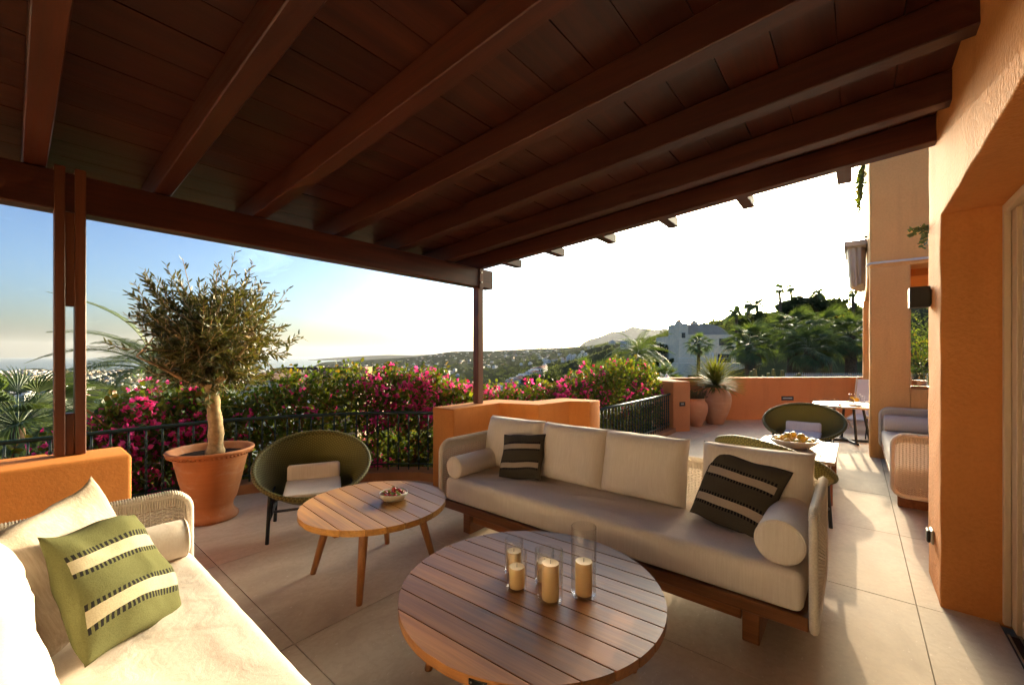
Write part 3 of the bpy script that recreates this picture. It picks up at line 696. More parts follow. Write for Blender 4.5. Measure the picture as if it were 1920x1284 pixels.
ab('awning_cloth', cl, M_AWN, 50)
ar = MB(); ar.tube([(10.2, -0.16, 3.72), (10.1, 0.05, 3.76), (9.9, 0.22, 3.70), (9.85, 0.24, 3.66)], 0.018, 6); ar.tube([(10.0, 0.1, 3.74), (9.95, 0.16, 3.66)], 0.014, 6)
ab('awning_arm', ar, M_BLACK, True)
# candle jar on the breast wall
t = thing('candle_tray', 'brown tray on the loggia breast wall', 'tray', (8.35, -0.70, 1.036))
build('tray', MB().cbox(-0.10, 0.10, -0.13, 0.13, 0.0, 0.035, 0.006), M_TEAK_DK, t)
t = thing('candle_jar', 'glass candle jar with orange wax on the breast wall tray', 'candle', (8.35, -0.70, 1.072))
build('glass', MB().lathe([(0.0, 0.001), (0.085, 0.001), (0.088, 0.006), (0.088, 0.19), (0.084, 0.19), (0.084, 0.008), (0.0, 0.006)], 20), M_GLASS, t, 30)
M_WAX_O = m_plain('orange_wax', (0.62, 0.26, 0.11), 0.5, 0.3, 0, 0.05, 10, 0)
build('wax', MB().lathe([(0.0, 0.009), (0.082, 0.009), (0.082, 0.085), (0.0, 0.082)], 20), M_WAX_O, t, 30)

# plants growing on the buildings
hp = thing('hanging_plant', 'trailing succulent in a bracket pot peeking past the orange wall end', 'plant', (4.42, -0.50, 2.30))
build('pot', MB().lathe([(0, 0), (.06, 0), (.085, .13), (.078, .13), (.058, .02), (0, .02)], 20), M_TERRA, hp, 40)
b = MB(); b.tube([(-.33, 0, .06), (-.08, 0, .06)], .012, 6); build('bracket', b, M_BLACK, hp)
_r = np.random.default_rng(61); P, D = [], []
for k in range(34):
    a = _r.uniform(0, 6.28); L = _r.uniform(.08, .2); e = _r.uniform(.0, .12)
    for i in range(12):
        f = i / 11; P.append((math.cos(a) * (.03 + L * f), math.sin(a) * (.03 + L * f), .14 + e * f - .10 * f * f)); D.append((math.cos(a) + _r.normal(0, .6), math.sin(a) + _r.normal(0, .6), _r.normal(.3, .5)))
obj('leaves', scatter('leaves', P, D, .042, .026, _r.uniform(0, 6, len(P)), LEAF_V, LEAF_F), M_LAV, hp)['kind'] = 'stuff'
cp = thing('climbing_plant', 'sprigs of climber hanging from the top of the loggia edge', 'plant', (8.3, -0.13, 4.5))
P, D = [], []; st = MB()
for k in range(16):
    x = _r.uniform(-.1, .7); L = _r.uniform(.2, .75); Q = [(x + .04 * math.sin(i), .02 + .05 * (i / 6) + _r.uniform(0, .03), -L * i / 6) for i in range(7)]; st.tube(Q, .004, 4)
    for i in range(26):
        f = _r.uniform(0, 6); j = min(5, int(f)); q = [Q[j][c_] + (Q[j + 1][c_] - Q[j][c_]) * (f - j) for c_ in range(3)]; P.append(q); D.append((_r.normal(0, .7), _r.uniform(-.1, 1), _r.normal(-.4, .5)))
build('stems', st, M_STEEL if False else M_BLACK, cp)['kind'] = 'stuff'
obj('leaves', scatter('leaves', P, D, .075, .04, _r.uniform(0, 6, len(P)), LEAF_V, LEAF_F), M_BOUG, cp)['kind'] = 'stuff'
# ------------------------------------------------------------------ sofas
SL_L, SL_D = 2.66, 0.83
def round_path(w, h, r, z0, n=6, closed=True):
    """rounded rectangle in (u, v): u in +-w/2, v from z0 to z0 + h"""
    P = []
    for cx_, cz_, a0 in ((w / 2 - r, z0 + h - r, 0), (-w / 2 + r, z0 + h - r, 90), (-w / 2 + r, z0 + r, 180), (w / 2 - r, z0 + r, 270)):
        for k in range(n + 1):
            a = R(a0 + 90 * k / n); P.append((cx_ + r * math.cos(a), cz_ + r * math.sin(a)))
    P.append(P[0]); return P
def panel(name, w, z0, z1, to3, root):
    """rope panel: wrapped tube frame, corded border at the top, woven field"""
    h = z1 - z0; r = min(0.095, h * 0.3)
    fr = MB(); path = [to3(u, v, 0) for u, v in round_path(w, h, r, z0)]
    fr.tube(path, 0.019, 8, caps=False); o = build(name, fr, M_ROPE, root, True)
    wr = MB(); wv = MB()
    band = 0.062; e = 0.014
    k = int((w - 0.05) / 0.0105)
    for i in range(k + 1):                                      # cords wrapped over the top border
        u = -w / 2 + 0.025 + (w - 0.05) * i / k
        top = z1
        d = max(0, abs(u) - (w / 2 - r))
        if d > 0: top = z1 - r + math.sqrt(max(0, r * r - d * d))
        wr.tube([to3(u, top - band, 0.004), to3(u, top - 0.02, 0.006), to3(u, top + 0.006, 0.019), to3(u, top + 0.0205, 0.0), to3(u, top + 0.006, -0.019), to3(u, top - 0.02, -0.006), to3(u, top - band, -0.004)], 0.0056, 4, caps=False)
    build('cord_wrap', wr, M_ROPE, o, True)['kind'] = 'stuff'
    f0, f1 = z0 + 0.012, z1 - band + 0.008; sp = 0.024; nw = int((w - 0.05) / sp)
    us = [-w / 2 + 0.025 + (w - 0.05) * i / nw for i in range(nw + 1)]
    for u in us:
        wv.tube([to3(u, f0, 0), to3(u, f1, 0)], 0.0042, 4, caps=False)
    rows = int((f1 - f0) / 0.0098)
    for j in range(rows + 1):
        v = f0 + (f1 - f0) * j / rows; s = 1 if j % 2 else -1; P = []
        for i, u in enumerate(us):
            P.append(to3(u, v, 0.0062 * s)); s = -s
            if i < len(us) - 1: P.append(to3((u + us[i + 1]) / 2, v, 0))
        wv.tube(P, 0.0040, 4, caps=False)
    build('weave', wv, M_ROPE, o, False)['kind'] = 'stuff'
    return o
def wrinkled(mb, amp, seed, top_only=True, folds=()):
    o = Vector((seed * 3.7, seed * 1.3, 0.4)); q = []
    for p in mb.v:
        p = Vector(p)
        k = noise.fractal(Vector((p.x * 1.6, p.y * 3.5, p.z * 2)) + o, 0.8, 2.1, 3)
        r = 1 - abs(noise.noise(Vector((p.x * 3.0 + p.y * 1.5, p.y * 4.0 - p.x * 1.2, 0.3)) + o)) * 2
        d = amp * (k * 0.8 + max(0, r - 0.55) * 1.4)
        for (fx, fy, ang, wd, am, ln) in folds:
            ca, sa = math.cos(ang), math.sin(ang)
            dx, dy = p.x - fx, p.y - fy; a = dx * ca + dy * sa; b = -dx * sa + dy * ca
            d += am * math.exp(-(b / wd) ** 2) * max(0, 1 - (a / ln) ** 2)
        w = 1.0 if not top_only else max(0.0, min(1.0, 0.5 + p.z * 9))
        q.append(p + Vector((0, 0, d * w)) + Vector((noise.noise(p * 3 + o) * amp * 0.5, noise.noise(p * 3.3 - o) * amp * 0.5, 0)))
    mb.v = [tuple(p) for p in q]; return mb
def make_sofa(label):
    t = thing('sofa', label, 'sofa', (0, 0, 0), 0, 'woven rope terrace sofas')
    L, D = SL_L, SL_D
    build('base_frame', MB().cbox(-L / 2 + .02, L / 2 - .02, -D / 2 + .015, -D / 2 + .075, .178, .245, .004).cbox(-L / 2 + .02, L / 2 - .02, D / 2 - .075, D / 2 - .025, .178, .245, .004)
          .cbox(-L / 2 + .02, -L / 2 + .09, -D / 2 + .0755, D / 2 - .0755, .186, .244, .004).cbox(L / 2 - .09, L / 2 - .02, -D / 2 + .0755, D / 2 - .0755, .186, .244, .004)
          .box(-L / 2 + .0905, L / 2 - .0905, -D / 2 + .0755, D / 2 - .0755, .215, .235), M_TEAK_BASE, t)
    for x in (-L / 2 + .27, L / 2 - .27):
        build('slab_leg', MB().cbox(x - .04, x + .04, -D / 2 + .05, D / 2 - .06, 0.001, .1775, .005), M_TEAK_BASE, t)
    build('stretcher', MB().cbox(-L / 2 + .32, L / 2 - .32, -D / 2 + .075, -D / 2 + .12, .095, .165, .004), M_TEAK_BASE, t)
    for x, s in ((-L / 2, -1), (L / 2, 1)):
        panel('arm_panel', D, .165, .745, lambda u, v, d, x=x: (x + d - s * 0.0, u, v), t)
    panel('back_panel', L - .03, .19, .735, lambda u, v, d: (u, D / 2 - .012 + d, v), t)
    cw, cd, ch = L - .075, D - .045, .20
    mb = softbox(cw, cd, ch, .045, .035)
    rg = random.Random(4)
    folds = [(-.75, -.15, R(35), .018, .007, .22), (-.62, -.05, R(20), .02, .008, .25), (-.45, -.1, R(50), .016, .006, .2), (-.1, -.12, R(30), .018, .007, .22), (.1, -.05, R(15), .02, .006, .25),
             (.45, -.2, R(62), .014, .006, .16), (.55, -.22, R(70), .014, .005, .15), (.9, -.1, R(25), .02, .007, .2), (-1.0, -.05, R(60), .02, .007, .2), (.75, -.02, R(-20), .02, .006, .24)]
    wrinkled(mb, .008, 2, True, [(a_, b_, c_, d_, e_ * 1.7, g_) for a_, b_, c_, d_, e_, g_ in folds])
    build('seat_cushion', mb, M_LINEN, t, True, loc=(0, -.012, .247 + ch / 2))
    return t
sofa_main = make_sofa('long cream sofa with four back cushions backing onto the sunlit floor')
sofa_main.location = (2.835, 1.485, 0); sofa_main.rotation_euler = (0, 0, R(-90))
sofa_left = copy_thing(sofa_main, (0.232, 1.555, 0), R(90), 'sunlit cream sofa holding the green striped pillow')
sofa_right = copy_thing(sofa_main, (6.77, -0.685, 0), R(180), 'cream sofa half hidden behind the orange wall end')

def on_sofa(s, x, y, z):
    a = s.rotation_euler.z; return (s.location.x + x * math.cos(a) - y * math.sin(a), s.location.y + x * math.sin(a) + y * math.cos(a), z)
def pillow_mesh(name, w, h, t, m, seed, n=26, pinch=.07, ex=2.2, pw=.5, wr=.012, box=False, crumple=0.0):
    """stuffed cover standing in the local xz plane, base at z=0, uv over the front"""
    V = []; F = []; UV = []; rid = {}
    o = Vector((seed * 5.3, seed * 2.9, seed))
    def pt(i, j, side):
        u, v = -1 + 2 * i / n, -1 + 2 * j / n
        u = math.sin(u * math.pi / 2) * .35 + u * .65; v = math.sin(v * math.pi / 2) * .35 + v * .65
        k = max(0.0, (1 - abs(u) ** ex) * (1 - abs(v) ** ex)) ** pw
        x = u * w / 2 * (1 - pinch * (1 - v * v)); z = v * h / 2 * (1 - pinch * (1 - u * u))
        y = side * t / 2 * k
        p = Vector((x, y, z))
        edge = 1 - k
        nz = nvec(Vector((x * 6, side * 3.0, z * 6)) + o)
        rdg = 1 - abs(noise.noise(Vector((x * 9, z * 9, side)) + o)) * 2
        y += side * (wr * nz.x * (0.4 + k) + wr * .7 * max(0, rdg - .5) * k)
        cr = nvec(Vector((x * 5, 7.7, z * 5)) + o) * crumple
        x += cr.x + wr * .5 * nz.y; z += cr.z * (0.4 + .6 * edge) + wr * .5 * nz.z; y += cr.y
        return (x, y, z + h / 2), ((u + 1) / 2, (v + 1) / 2)
    def vid(i, j, s):
        b = i in (0, n) or j in (0, n); key = (i, j, 0 if b else s)
        if key not in rid:
            p, uv = pt(i, j, s if not b else 1); rid[key] = len(V); V.append(p); UV.append(uv)
        return rid[key]
    for s in (-1, 1):
        for i in range(n):
            for j in range(n):
                f = (vid(i, j, s), vid(i + 1, j, s), vid(i + 1, j + 1, s), vid(i, j + 1, s)); F.append(f if s < 0 else f[::-1])
    me = bpy.data.meshes.new(name); me.from_pydata(V, [], F); me.materials.append(m)
    uvl = me.uv_layers.new(name='UVMap')
    for l in me.loops: uvl.data[l.index].uv = UV[l.vertex_index]
    me.shade_smooth(); return me
def piping(me_w, me_h, pinch, r, m, parent):
    P = []
    for k in range(81):
        a = k / 80 * 4; s = int(a) % 4; f = (a - int(a)) * 2 - 1
        u, v = ((f, -1), (1, f), (-f, 1), (-1, -f))[s]
        P.append((u * me_w / 2 * (1 - pinch * (1 - v * v)), 0, v * me_h / 2 * (1 - pinch * (1 - u * u)) + me_h / 2))
    mb = MB(); mb.tube(P, r, 5, caps=False); return build('piping', mb, m, parent, True)
def back_cushion(s, x, y, z, lean, rz, label, seed, w=.635, h=.48, t=.235):
    me = pillow_mesh('back_cushion', w, h, t, M_LINEN, seed, 30, .02, 5.5, .42, .012)
    o = bpy.data.objects.new('back_cushion', me); COL.objects.link(o)
    tag(o, label, 'cushion', 'cream back cushions on the terrace sofas')
    piping(w, h, .02, .004, M_LINEN, o)
    o.location = on_sofa(s, x, y, z); o.rotation_euler = (R(-lean), 0, s.rotation_euler.z + R(rz)); return o
def throw(s, x, y, z, lean, roll, rz, w, h, t, m, label, seed, cr=.02, pinch=.07, cat='pillow', group=None, wr=.012):
    me = pillow_mesh('throw_pillow', w, h, t, m, seed, 30, pinch, 2.4, .5, wr, crumple=cr)
    o = bpy.data.objects.new('throw_pillow', me); COL.objects.link(o); tag(o, label, cat, group)
    o.rotation_mode = 'QUATERNION'
    q = Quaternion((0, 0, 1), s.rotation_euler.z + R(rz)) @ Quaternion((1, 0, 0), R(-lean)) @ Quaternion((0, 1, 0), R(roll))
    o.rotation_quaternion = q; o.location = on_sofa(s, x, y, z); return o
def bolster(s, x, y0, y1, r, label, z=.445):
    L = y1 - y0
    prof = [(0, 0), (r * .6, -.004), (r * .88, 0), (r * .965, .006), (r * .985, .012), (r, .03)] + [(r * (1 + .012 * math.sin(k * 1.9)), .03 + (L - .06) * k / 8) for k in range(1, 8)] + [(r, L - .03), (r * .985, L - .012), (r * .965, L - .006), (r * .88, L), (r * .6, L + .004), (0, L)]
    mb = MB(); mb.lathe(prof, 36, Matrix.Rotation(R(-90), 4, 'X'))
    mb.v = [tuple(Vector(p) + Vector(p).normalized() * noise.noise(Vector(p) * 8) * .003) for p in mb.v]
    o = build('bolster', mb, M_LINEN, None, True, merge=True); tag(o, label, 'bolster', 'round bolsters on the terrace sofas')
    for zz in (.009, L - .009):
        pp = MB(); pp.tube([(r * .985 * math.cos(a * math.pi / 18), zz, r * .985 * math.sin(a * math.pi / 18)) for a in range(37)], .0038, 5, caps=False); build('piping', pp, M_LINEN, o, True)
    o.location = on_sofa(s, x, y0, z + r); o.rotation_euler = (0, 0, s.rotation_euler.z); return o
# long sofa (local +x is towards the house)
back_cushion(sofa_main, -1.00, .16, .442, 12, 1, 'back cushion at the zigzag wall end of the long sofa, behind the smaller dark pillow', 1)
back_cushion(sofa_main, -.355, .15, .442, 13, -1.5, 'second back cushion of the long sofa from the zigzag wall, beside the smaller dark pillow', 2)
back_cushion(sofa_main, .258, .15, .442, 12, 0, 'third back cushion of the long sofa, standing clear beside the larger dark pillow', 3)
back_cushion(sofa_main, .978, .17, .442, 14, 1, 'back cushion behind the larger dark striped pillow on the long sofa', 4, .63)
throw(sofa_main, -.73, -.06, .447, 24, -7, 6, .42, .40, .15, M_STRIPE_DK, 'smaller dark pillow with two pale stripes at the far end of the long sofa', 6, .022, .08)
throw(sofa_main, .862, -.04, .447, 30, 9, -8, .47, .46, .17, M_STRIPE_DK, 'larger dark pillow with two pale stripes beside the near bolster', 7, .018, .06)
bolster(sofa_main, -1.20, -.385, .13, .092, 'round bolster against the zigzag wall arm of the long sofa')
bolster(sofa_main, 1.185, -.355, .16, .112, 'round bolster facing the camera at the sunlit floor arm of the long sofa')
# left sofa (local +x is towards the railing)
back_cushion(sofa_left, -.34, .235, .445, 9, 0, 'large plump white cushion at the front corner of the sunlit sofa', 11, .64, .50, .24)
back_cushion(sofa_left, .31, .26, .445, 8, 0, 'white back cushion behind the green pillow on the sunlit sofa', 12, .64, .49, .22)
back_cushion(sofa_left, -.99, .235, .445, 9, 0, 'white back cushion nearest the camera on the sunlit sofa', 13, .64, .49, .22)
throw(sofa_left, .80, -.02, .447, 18, -10, -42, .54, .50, .17, M_LINEN_B, 'crumpled plain beige pillow with a peaked corner behind the green one', 14, .06, .14, wr=.022)
throw(sofa_left, .52, -.08, .452, 32, 12, -44, .41, .48, .17, M_STRIPE_GR, 'green pillow with two cream stripes edged by black dashes', 15, .03, .06, wr=.018)
bolster(sofa_left, 1.195, -.37, .14, .095, 'round bolster against the rope arm of the sunlit sofa')
# right sofa
bolster(sofa_right, -1.17, -.38, .14, .11, 'pale bolster on the sofa half hidden by the orange wall end')
back_cushion(sofa_right, -.72, .17, .442, 13, 0, 'shaded back cushion beside the bolster of the half hidden sofa', 17)
back_cushion(sofa_right, -.05, .17, .442, 13, 0, 'shaded back cushion in the middle of the half hidden sofa', 18)

# ------------------------------------------------------------------ round tables
def round_table(label, c, rad, z, rz, n, m, legm, leg_ang, rf, rt, th=.038, lr=(.030, .019)):
    t = thing('coffee_table', label, 'coffee table', (c[0], c[1], 0), rz, 'round slatted teak tables')
    w = 2 * rad / n
    for i in range(n):
        u0, u1 = -rad + i * w + .0022, -rad + (i + 1) * w - .0022
        k = 12 if i in (0, n - 1) else 6
        us = [u0 + (u1 - u0) * (0.5 - 0.5 * math.cos(math.pi * q / k)) for q in range(k + 1)]
        P = [(u, math.sqrt(max(0, rad * rad - u * u))) for u in us] + [(u, -math.sqrt(max(0, rad * rad - u * u))) for u in us[::-1]]
        P = [p for q, p in enumerate(P) if q == 0 or math.dist(p, P[q - 1]) > 1e-4]
        build('plank', soft_prism(P, z - th, z, .0022), m, t)
    for y in (-rad * .45, rad * .45):
        build('batten', MB().cbox(-rad * .8, rad * .8, y - .03, y + .03, z - th - .024, z - th - .001, .003), legm, t)
    for a in leg_ang:
        a = R(a) - rz; lm = MB()
        lm.tube([(rf * math.cos(a), rf * math.sin(a), .001), (rf * 1.0 * math.cos(a), rf * math.sin(a), .004), (rt * math.cos(a), rt * math.sin(a), z - th - .025)], [lr[1] * .9, lr[1], lr[0]], 14)
        build('leg', lm, legm, t, 50)
    return t
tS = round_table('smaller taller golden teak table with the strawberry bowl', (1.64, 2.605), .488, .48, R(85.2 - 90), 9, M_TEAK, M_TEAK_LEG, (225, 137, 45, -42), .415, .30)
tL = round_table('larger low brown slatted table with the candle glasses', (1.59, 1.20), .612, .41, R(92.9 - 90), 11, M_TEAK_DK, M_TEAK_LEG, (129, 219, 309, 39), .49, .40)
a = R(200) - tL.rotation_euler.z
pl = MB(); pl.cbox(-.034, .034, -.002, .004, -.010, .010, .0015)
o = build('edge_plate', pl, M_BLACK, tL); o.location = (.6135 * math.cos(a), .6135 * math.sin(a), .39); o.rotation_euler = (0, 0, a + math.pi / 2)
for s in (-.024, .024):
    k = MB(); k.lathe([(.0032, 0), (.0032, .0015), (0, .002)], 8, Matrix.Translation((s, -.002, 0)) @ Matrix.Rotation(R(90), 4, 'X')); build('screw', k, M_STEEL, o)

def candle_glass(c, r, h, ch, cr, lg, lc):
    z0 = .4108; t = MB()
    t.lathe([(0, .0), (r * .97, 0), (r, .004), (r, h - .002), (r - .001, h), (r - .0022, h - .002), (r - .0028, .010), (r * .85, .0075), (0, .0075)], 40)
    g = build('candle_glass', t, M_GLASS, None, 30, (c[0], c[1], z0)); tag(g, lg, 'candle glass', 'clear cylinder candle glasses on the low table')
    k = MB(); k.lathe([(0, 0), (cr * .97, 0), (cr, .003), (cr, ch - .005), (cr * .97, ch), (cr * .8, ch - .001), (cr * .35, ch - .003), (0, ch - .004)], 32)
    o = thing('candle', lc, 'candle', (c[0], c[1], z0 + .0082), 0, 'ivory pillar candles on the low table')
    build('wax_body', k, M_WAX, o, 40)
    w = MB(); w.tube([(0, 0, ch - .005), (.0008, 0, ch + .006), (.003, .001, ch + .013)], .0011, 5); build('wick', w, M_WICK, o)
candle_glass((1.675, .960), .0575, .315, .146, .0385, 'tallest clear candle glass, standing apart beside the long sofa', 'tall ivory candle inside the tallest glass')
candle_glass((1.545, 1.055), .0565, .225, .158, .0385, 'middle height candle glass in front of the smallest one', 'tallest ivory candle, in the middle height glass')
candle_glass((1.525, 1.232), .047, .178, .093, .037, 'low candle glass nearest the table edge plate', 'short ivory candle in the low front glass')
candle_glass((1.632, 1.338), .047, .165, .096, .037, 'low candle glass behind the low front one', 'short ivory candle in the low glass furthest from the tall one')
candle_glass((1.655, 1.165), .047, .155, .090, .037, 'low candle glass partly hidden behind the middle height one', 'short ivory candle behind the middle height glass')

# bowl of strawberries on the taller table
bc = (1.745, 2.535); bz = .4808
bw = thing('fruit_bowl', 'small speckled cream bowl of strawberries on the golden table', 'bowl', (bc[0], bc[1], bz))
br = .098
build('bowl_body', MB().lathe([(0, 0), (br * .52, 0), (br * .75, .008), (br * .93, .028), (br, .050), (br * .985, .056), (br * .955, .050)], 40), M_CERAMIC, bw, True)
build('bowl_lining', MB().lathe([(br * .955, .0502), (br * .88, .030), (br * .70, .013), (br * .45, .007), (0, .006)], 40), M_BOWL_IN, bw, True)
def strawberry_mesh():
    b = MB(); b.lathe([(0, -.021), (.0055, -.0185), (.0105, -.011), (.0138, -.001), (.0135, .007), (.009, .0125), (0, .013)], 14); me = b.mesh('strawberry', True); me.materials.append(M_RED)
    L = MB()
    for k in range(7):
        a = 2 * math.pi * k / 7; ca, sa = math.cos(a), math.sin(a)
        L.add([(0, 0, .0135), (.008 * ca - .003 * sa, .008 * sa + .003 * ca, .016), (.017 * ca, .017 * sa, .011 + .006 * (k % 2)), (.008 * ca + .003 * sa, .008 * sa - .003 * ca, .016)], [(0, 1, 2, 3)])
    L.tube([(0, 0, .013), (.001, .001, .020), (.004, .002, .027)], .0011, 5)
    cm = L.mesh('calyx', False); cm.materials.append(M_GREENTOP); return me, cm
sm, scm = strawberry_mesh(); rg = random.Random(12); first = None
spots = [(0, 0, .042)] + [(.032 * math.cos(R(60 * k + 10)), .032 * math.sin(R(60 * k + 10)), .044) for k in range(6)] + [(.064 * math.cos(R(30 * k)), .064 * math.sin(R(30 * k)), .045) for k in range(12)] + [(.018, .02, .06), (-.03, .01, .058), (.03, -.02, .058), (-.005, -.035, .06)]
for i, (x, y, z) in enumerate(spots):
    o = obj('strawberry', sm, None, None, (bc[0] + x + rg.uniform(-.004, .004), bc[1] + y + rg.uniform(-.004, .004), bz + z + rg.uniform(-.003, .004)), (rg.uniform(-1.3, 1.3), rg.uniform(-1.3, 1.3), rg.uniform(0, 6)))
    tag(o, 'red strawberry with its green leaves in the small cream bowl', 'strawberry', 'strawberries in the small cream bowl'); obj('calyx', scm, None, o)
    s = rg.uniform(.85, 1.1); o.scale = (s, s, s)

# ------------------------------------------------------------------ green rattan lounge chairs (face local -y)
def make_chair(label):
    t = thing('lounge_chair', label, 'armchair', (0, 0, 0), 0, 'round green rattan lounge chairs')
    A_, B_, DEP, Z0, TI = .49, .42, .30, .565, R(31)
    e2 = Vector((0, math.cos(TI), math.sin(TI))); nn = Vector((0, -math.sin(TI), math.cos(TI))); c0 = Vector((0, 0, Z0))
    nr, na = 16, 72; V = []; UV = []; F = []
    def sp(r, a, off):
        w = r ** .9
        return c0 + Vector((A_ * w * math.cos(a), 0, 0)) + e2 * (B_ * w * math.sin(a)) - nn * (DEP * (1 - r ** 2.6) + off)
    for off in (0, .022):
        for i in range(nr + 1):
            for k in range(na + 1):
                r = max(.002, i / nr); a = 2 * math.pi * k / na
                V.append(tuple(sp(r, a, off))); UV.append((k / na, i / nr))
    def q(s, i, k): return s * (nr + 1) * (na + 1) + i * (na + 1) + k
    for s in (0, 1):
        for i in range(nr):
            for k in range(na):
                f = (q(s, i, k), q(s, i + 1, k), q(s, i + 1, k + 1), q(s, i, k + 1)); F.append(f if s == 0 else f[::-1])
    me = bpy.data.meshes.new('woven_shell'); me.from_pydata(V, [], F); uvl = me.uv_layers.new(name='UVMap')
    for l in me.loops: uvl.data[l.index].uv = UV[l.vertex_index]
    me.shade_smooth(); obj('woven_shell', me, M_RATTAN, t)
    # rolled rim
    RM = bpy.data.meshes.new('rim'); V = []; UV = []; F = []; m_, k_ = 96, 10
    for i in range(m_ + 1):
        a = 2 * math.pi * i / m_; c = sp(1, a, .011); rad = (Vector((A_ * math.cos(a), 0, 0)) + e2 * (B_ * math.sin(a))).normalized()
        for j in range(k_ + 1):
            b = 2 * math.pi * j / k_; V.append(tuple(c + rad * (.021 * math.cos(b)) + nn * (.021 * math.sin(b)))); UV.append((i / m_ * 1.2, j / k_ * .12))
    for i in range(m_):
        for j in range(k_):
            F.append((i * (k_ + 1) + j, (i + 1) * (k_ + 1) + j, (i + 1) * (k_ + 1) + j + 1, i * (k_ + 1) + j + 1))
    RM.from_pydata(V, [], F); uvl = RM.uv_layers.new(name='UVMap')
    for l in RM.loops: uvl.data[l.index].uv = UV[l.vertex_index]
    RM.shade_smooth(); obj('rim', RM, M_RATTAN, t)
    lx, ly = .33, .26
    for sx in (-1, 1):
        for sy in (-1, 1):
            lm = MB(); lm.tube([(sx * (lx + .02), sy * (ly + .01), .001), (sx * lx, sy * ly, .40 + (.03 if sy > 0 else -.01))], .0155, 10); build('leg', lm, M_BLACK, t, 50)
        build('side_rail', MB().add(*tube_vf([(sx * (lx + .01), -ly, .17), (sx * (lx + .01), ly, .17)], .0115)), M_BLACK, t, True)
        build('brace', MB().add(*tube_vf([(sx * (lx + .01), -ly, .17), (sx * lx, ly, .37)], .0115)), M_BLACK, t, True)
    build('front_rail', MB().add(*tube_vf([(-lx, -ly * .0, .17), (lx, -ly * .0, .17)], .0115)), M_BLACK, t, True)
    build('seat_ring', MB().add(*tube_vf([(-lx, -ly, .345), (lx, -ly, .345), (lx, ly, .37), (-lx, ly, .37), (-lx, -ly, .345)], .0115)), M_BLACK, t, True)
    return t
def tube_vf(path, r, n=8):
    m = MB(); m.tube(path, r, n); return m.v, m.f
def chair_pads(ch, la, lb_, m):
    a = ch.rotation_euler.z
    def put(o, x, y, z, rx):
        o.location = (ch.location.x + x * math.cos(a) - y * math.sin(a), ch.location.y + x * math.sin(a) + y * math.cos(a), z); o.rotation_euler = (R(rx), 0, a)
    mb = softbox(.44, .38, .045, .021, .03); wrinkled(mb, .004, 3, False); o = build('seat_pad', mb, m, None, True); tag(o, la, 'cushion', 'flat seat pads of the green chairs'); put(o, 0, -.12, .375, 5)
    mb = softbox(.43, .06, .145, .028, .03); wrinkled(mb, .004, 5, False); o = build('lumbar_pad', mb, m, None, True); tag(o, lb_, 'cushion', 'small back pads of the green chairs'); put(o, 0, .075, .465, -14)
ch1 = make_chair('shaded green rattan lounge chair between olive tree pot and golden table')
ch1.location = (1.72, 3.70, 0); ch1.rotation_euler = (0, 0, R(-27))
ch2 = copy_thing(ch1, (7.38, .60, 0), R(-90), 'far green rattan lounge chair facing the camera beyond the lemon bowl')
ch3 = copy_thing(ch1, (4.47, .60, 0), R(66), 'green rattan lounge chair seen from behind, mostly hidden by the long sofa')
ch1.scale = (.94, .94, 1.0)
chair_pads(ch1, 'cream seat pad on the shaded green chair by the olive tree', 'cream back pad on the shaded green chair by the olive tree', M_LINEN)
chair_pads(ch2, 'white seat pad on the far green chair', 'white back pad on the far green chair', M_WHITE_FAB)

# ------------------------------------------------------------------ lemon table
t = thing('side_table', 'pale wooden rectangular table holding the bowl of lemons', 'table', (5.82, .55, 0))
for i in range(6):
    y0 = -.39 + i * .13
    build('plank', MB().cbox(-.60, .61, y0 + .0015, y0 + .1285, .41, .445, .003), M_PALEWOOD, t)
build('apron', MB().cbox(-.55, .56, -.35, -.325, .34, .4095, .003).cbox(-.55, .56, .325, .35, .34, .4095, .003), M_TEAK_BASE, t)
for x in (-.54, .55):
    for y in (-.34, .34): build('leg', MB().cbox(x - .028, x + .028, y - .028, y + .028, .001, .339, .004), M_TEAK_BASE, t)
lc = (5.83, .56); lz = .4455
bw = thing('fruit_bowl', 'wide pale woven bowl heaped with lemons', 'bowl', (lc[0], lc[1], lz))
prof = [(0, .004), (.13, 0), (.17, .015), (.225, .06), (.255, .095), (.248, .098), (.215, .062), (.16, .025), (0, .018)]
mbb = MB(); mbb.lathe(prof, 48)
mbb.v = [(x * (1 + .035 * math.sin(math.atan2(y, x) * 16) * (z / .1)), y * (1 + .035 * math.sin(math.atan2(y, x) * 16) * (z / .1)), z) for x, y, z in mbb.v]
build('bowl_body', mbb, M_AMPH if False else M_CERAMIC, bw, True)
lm = MB(); lm.lathe([(0, -.046), (.007, -.044), (.011, -.038), (.024, -.028), (.032, -.012), (.034, 0), (.032, .014), (.023, .029), (.010, .039), (.006, .045), (0, .047)], 20)
lme = lm.mesh('lemon', True); lme.materials.append(M_LEMON); rg = random.Random(3)
sp_ = [(.165 * math.cos(R(k * 40)), .165 * math.sin(R(k * 40)), .078) for k in range(9)] + [(.085 * math.cos(R(k * 72 + 20)), .085 * math.sin(R(k * 72 + 20)), .083) for k in range(5)] + [(.07, .02, .13), (-.05, .06, .128), (-.02, -.07, .13), (.0, .0, .075)]
for x, y, z in sp_:
    o = obj('lemon', lme, None, None, (lc[0] + x + rg.uniform(-.008, .008), lc[1] + y + rg.uniform(-.008, .008), lz + z), (rg.uniform(1.0, 2.1), rg.uniform(-.3, .3), rg.uniform(0, 6)))
    s = rg.uniform(1.0, 1.18); o.scale = (s, s, s); tag(o, 'yellow lemon heaped in the wide pale bowl', 'lemon', 'lemons in the wide pale bowl')

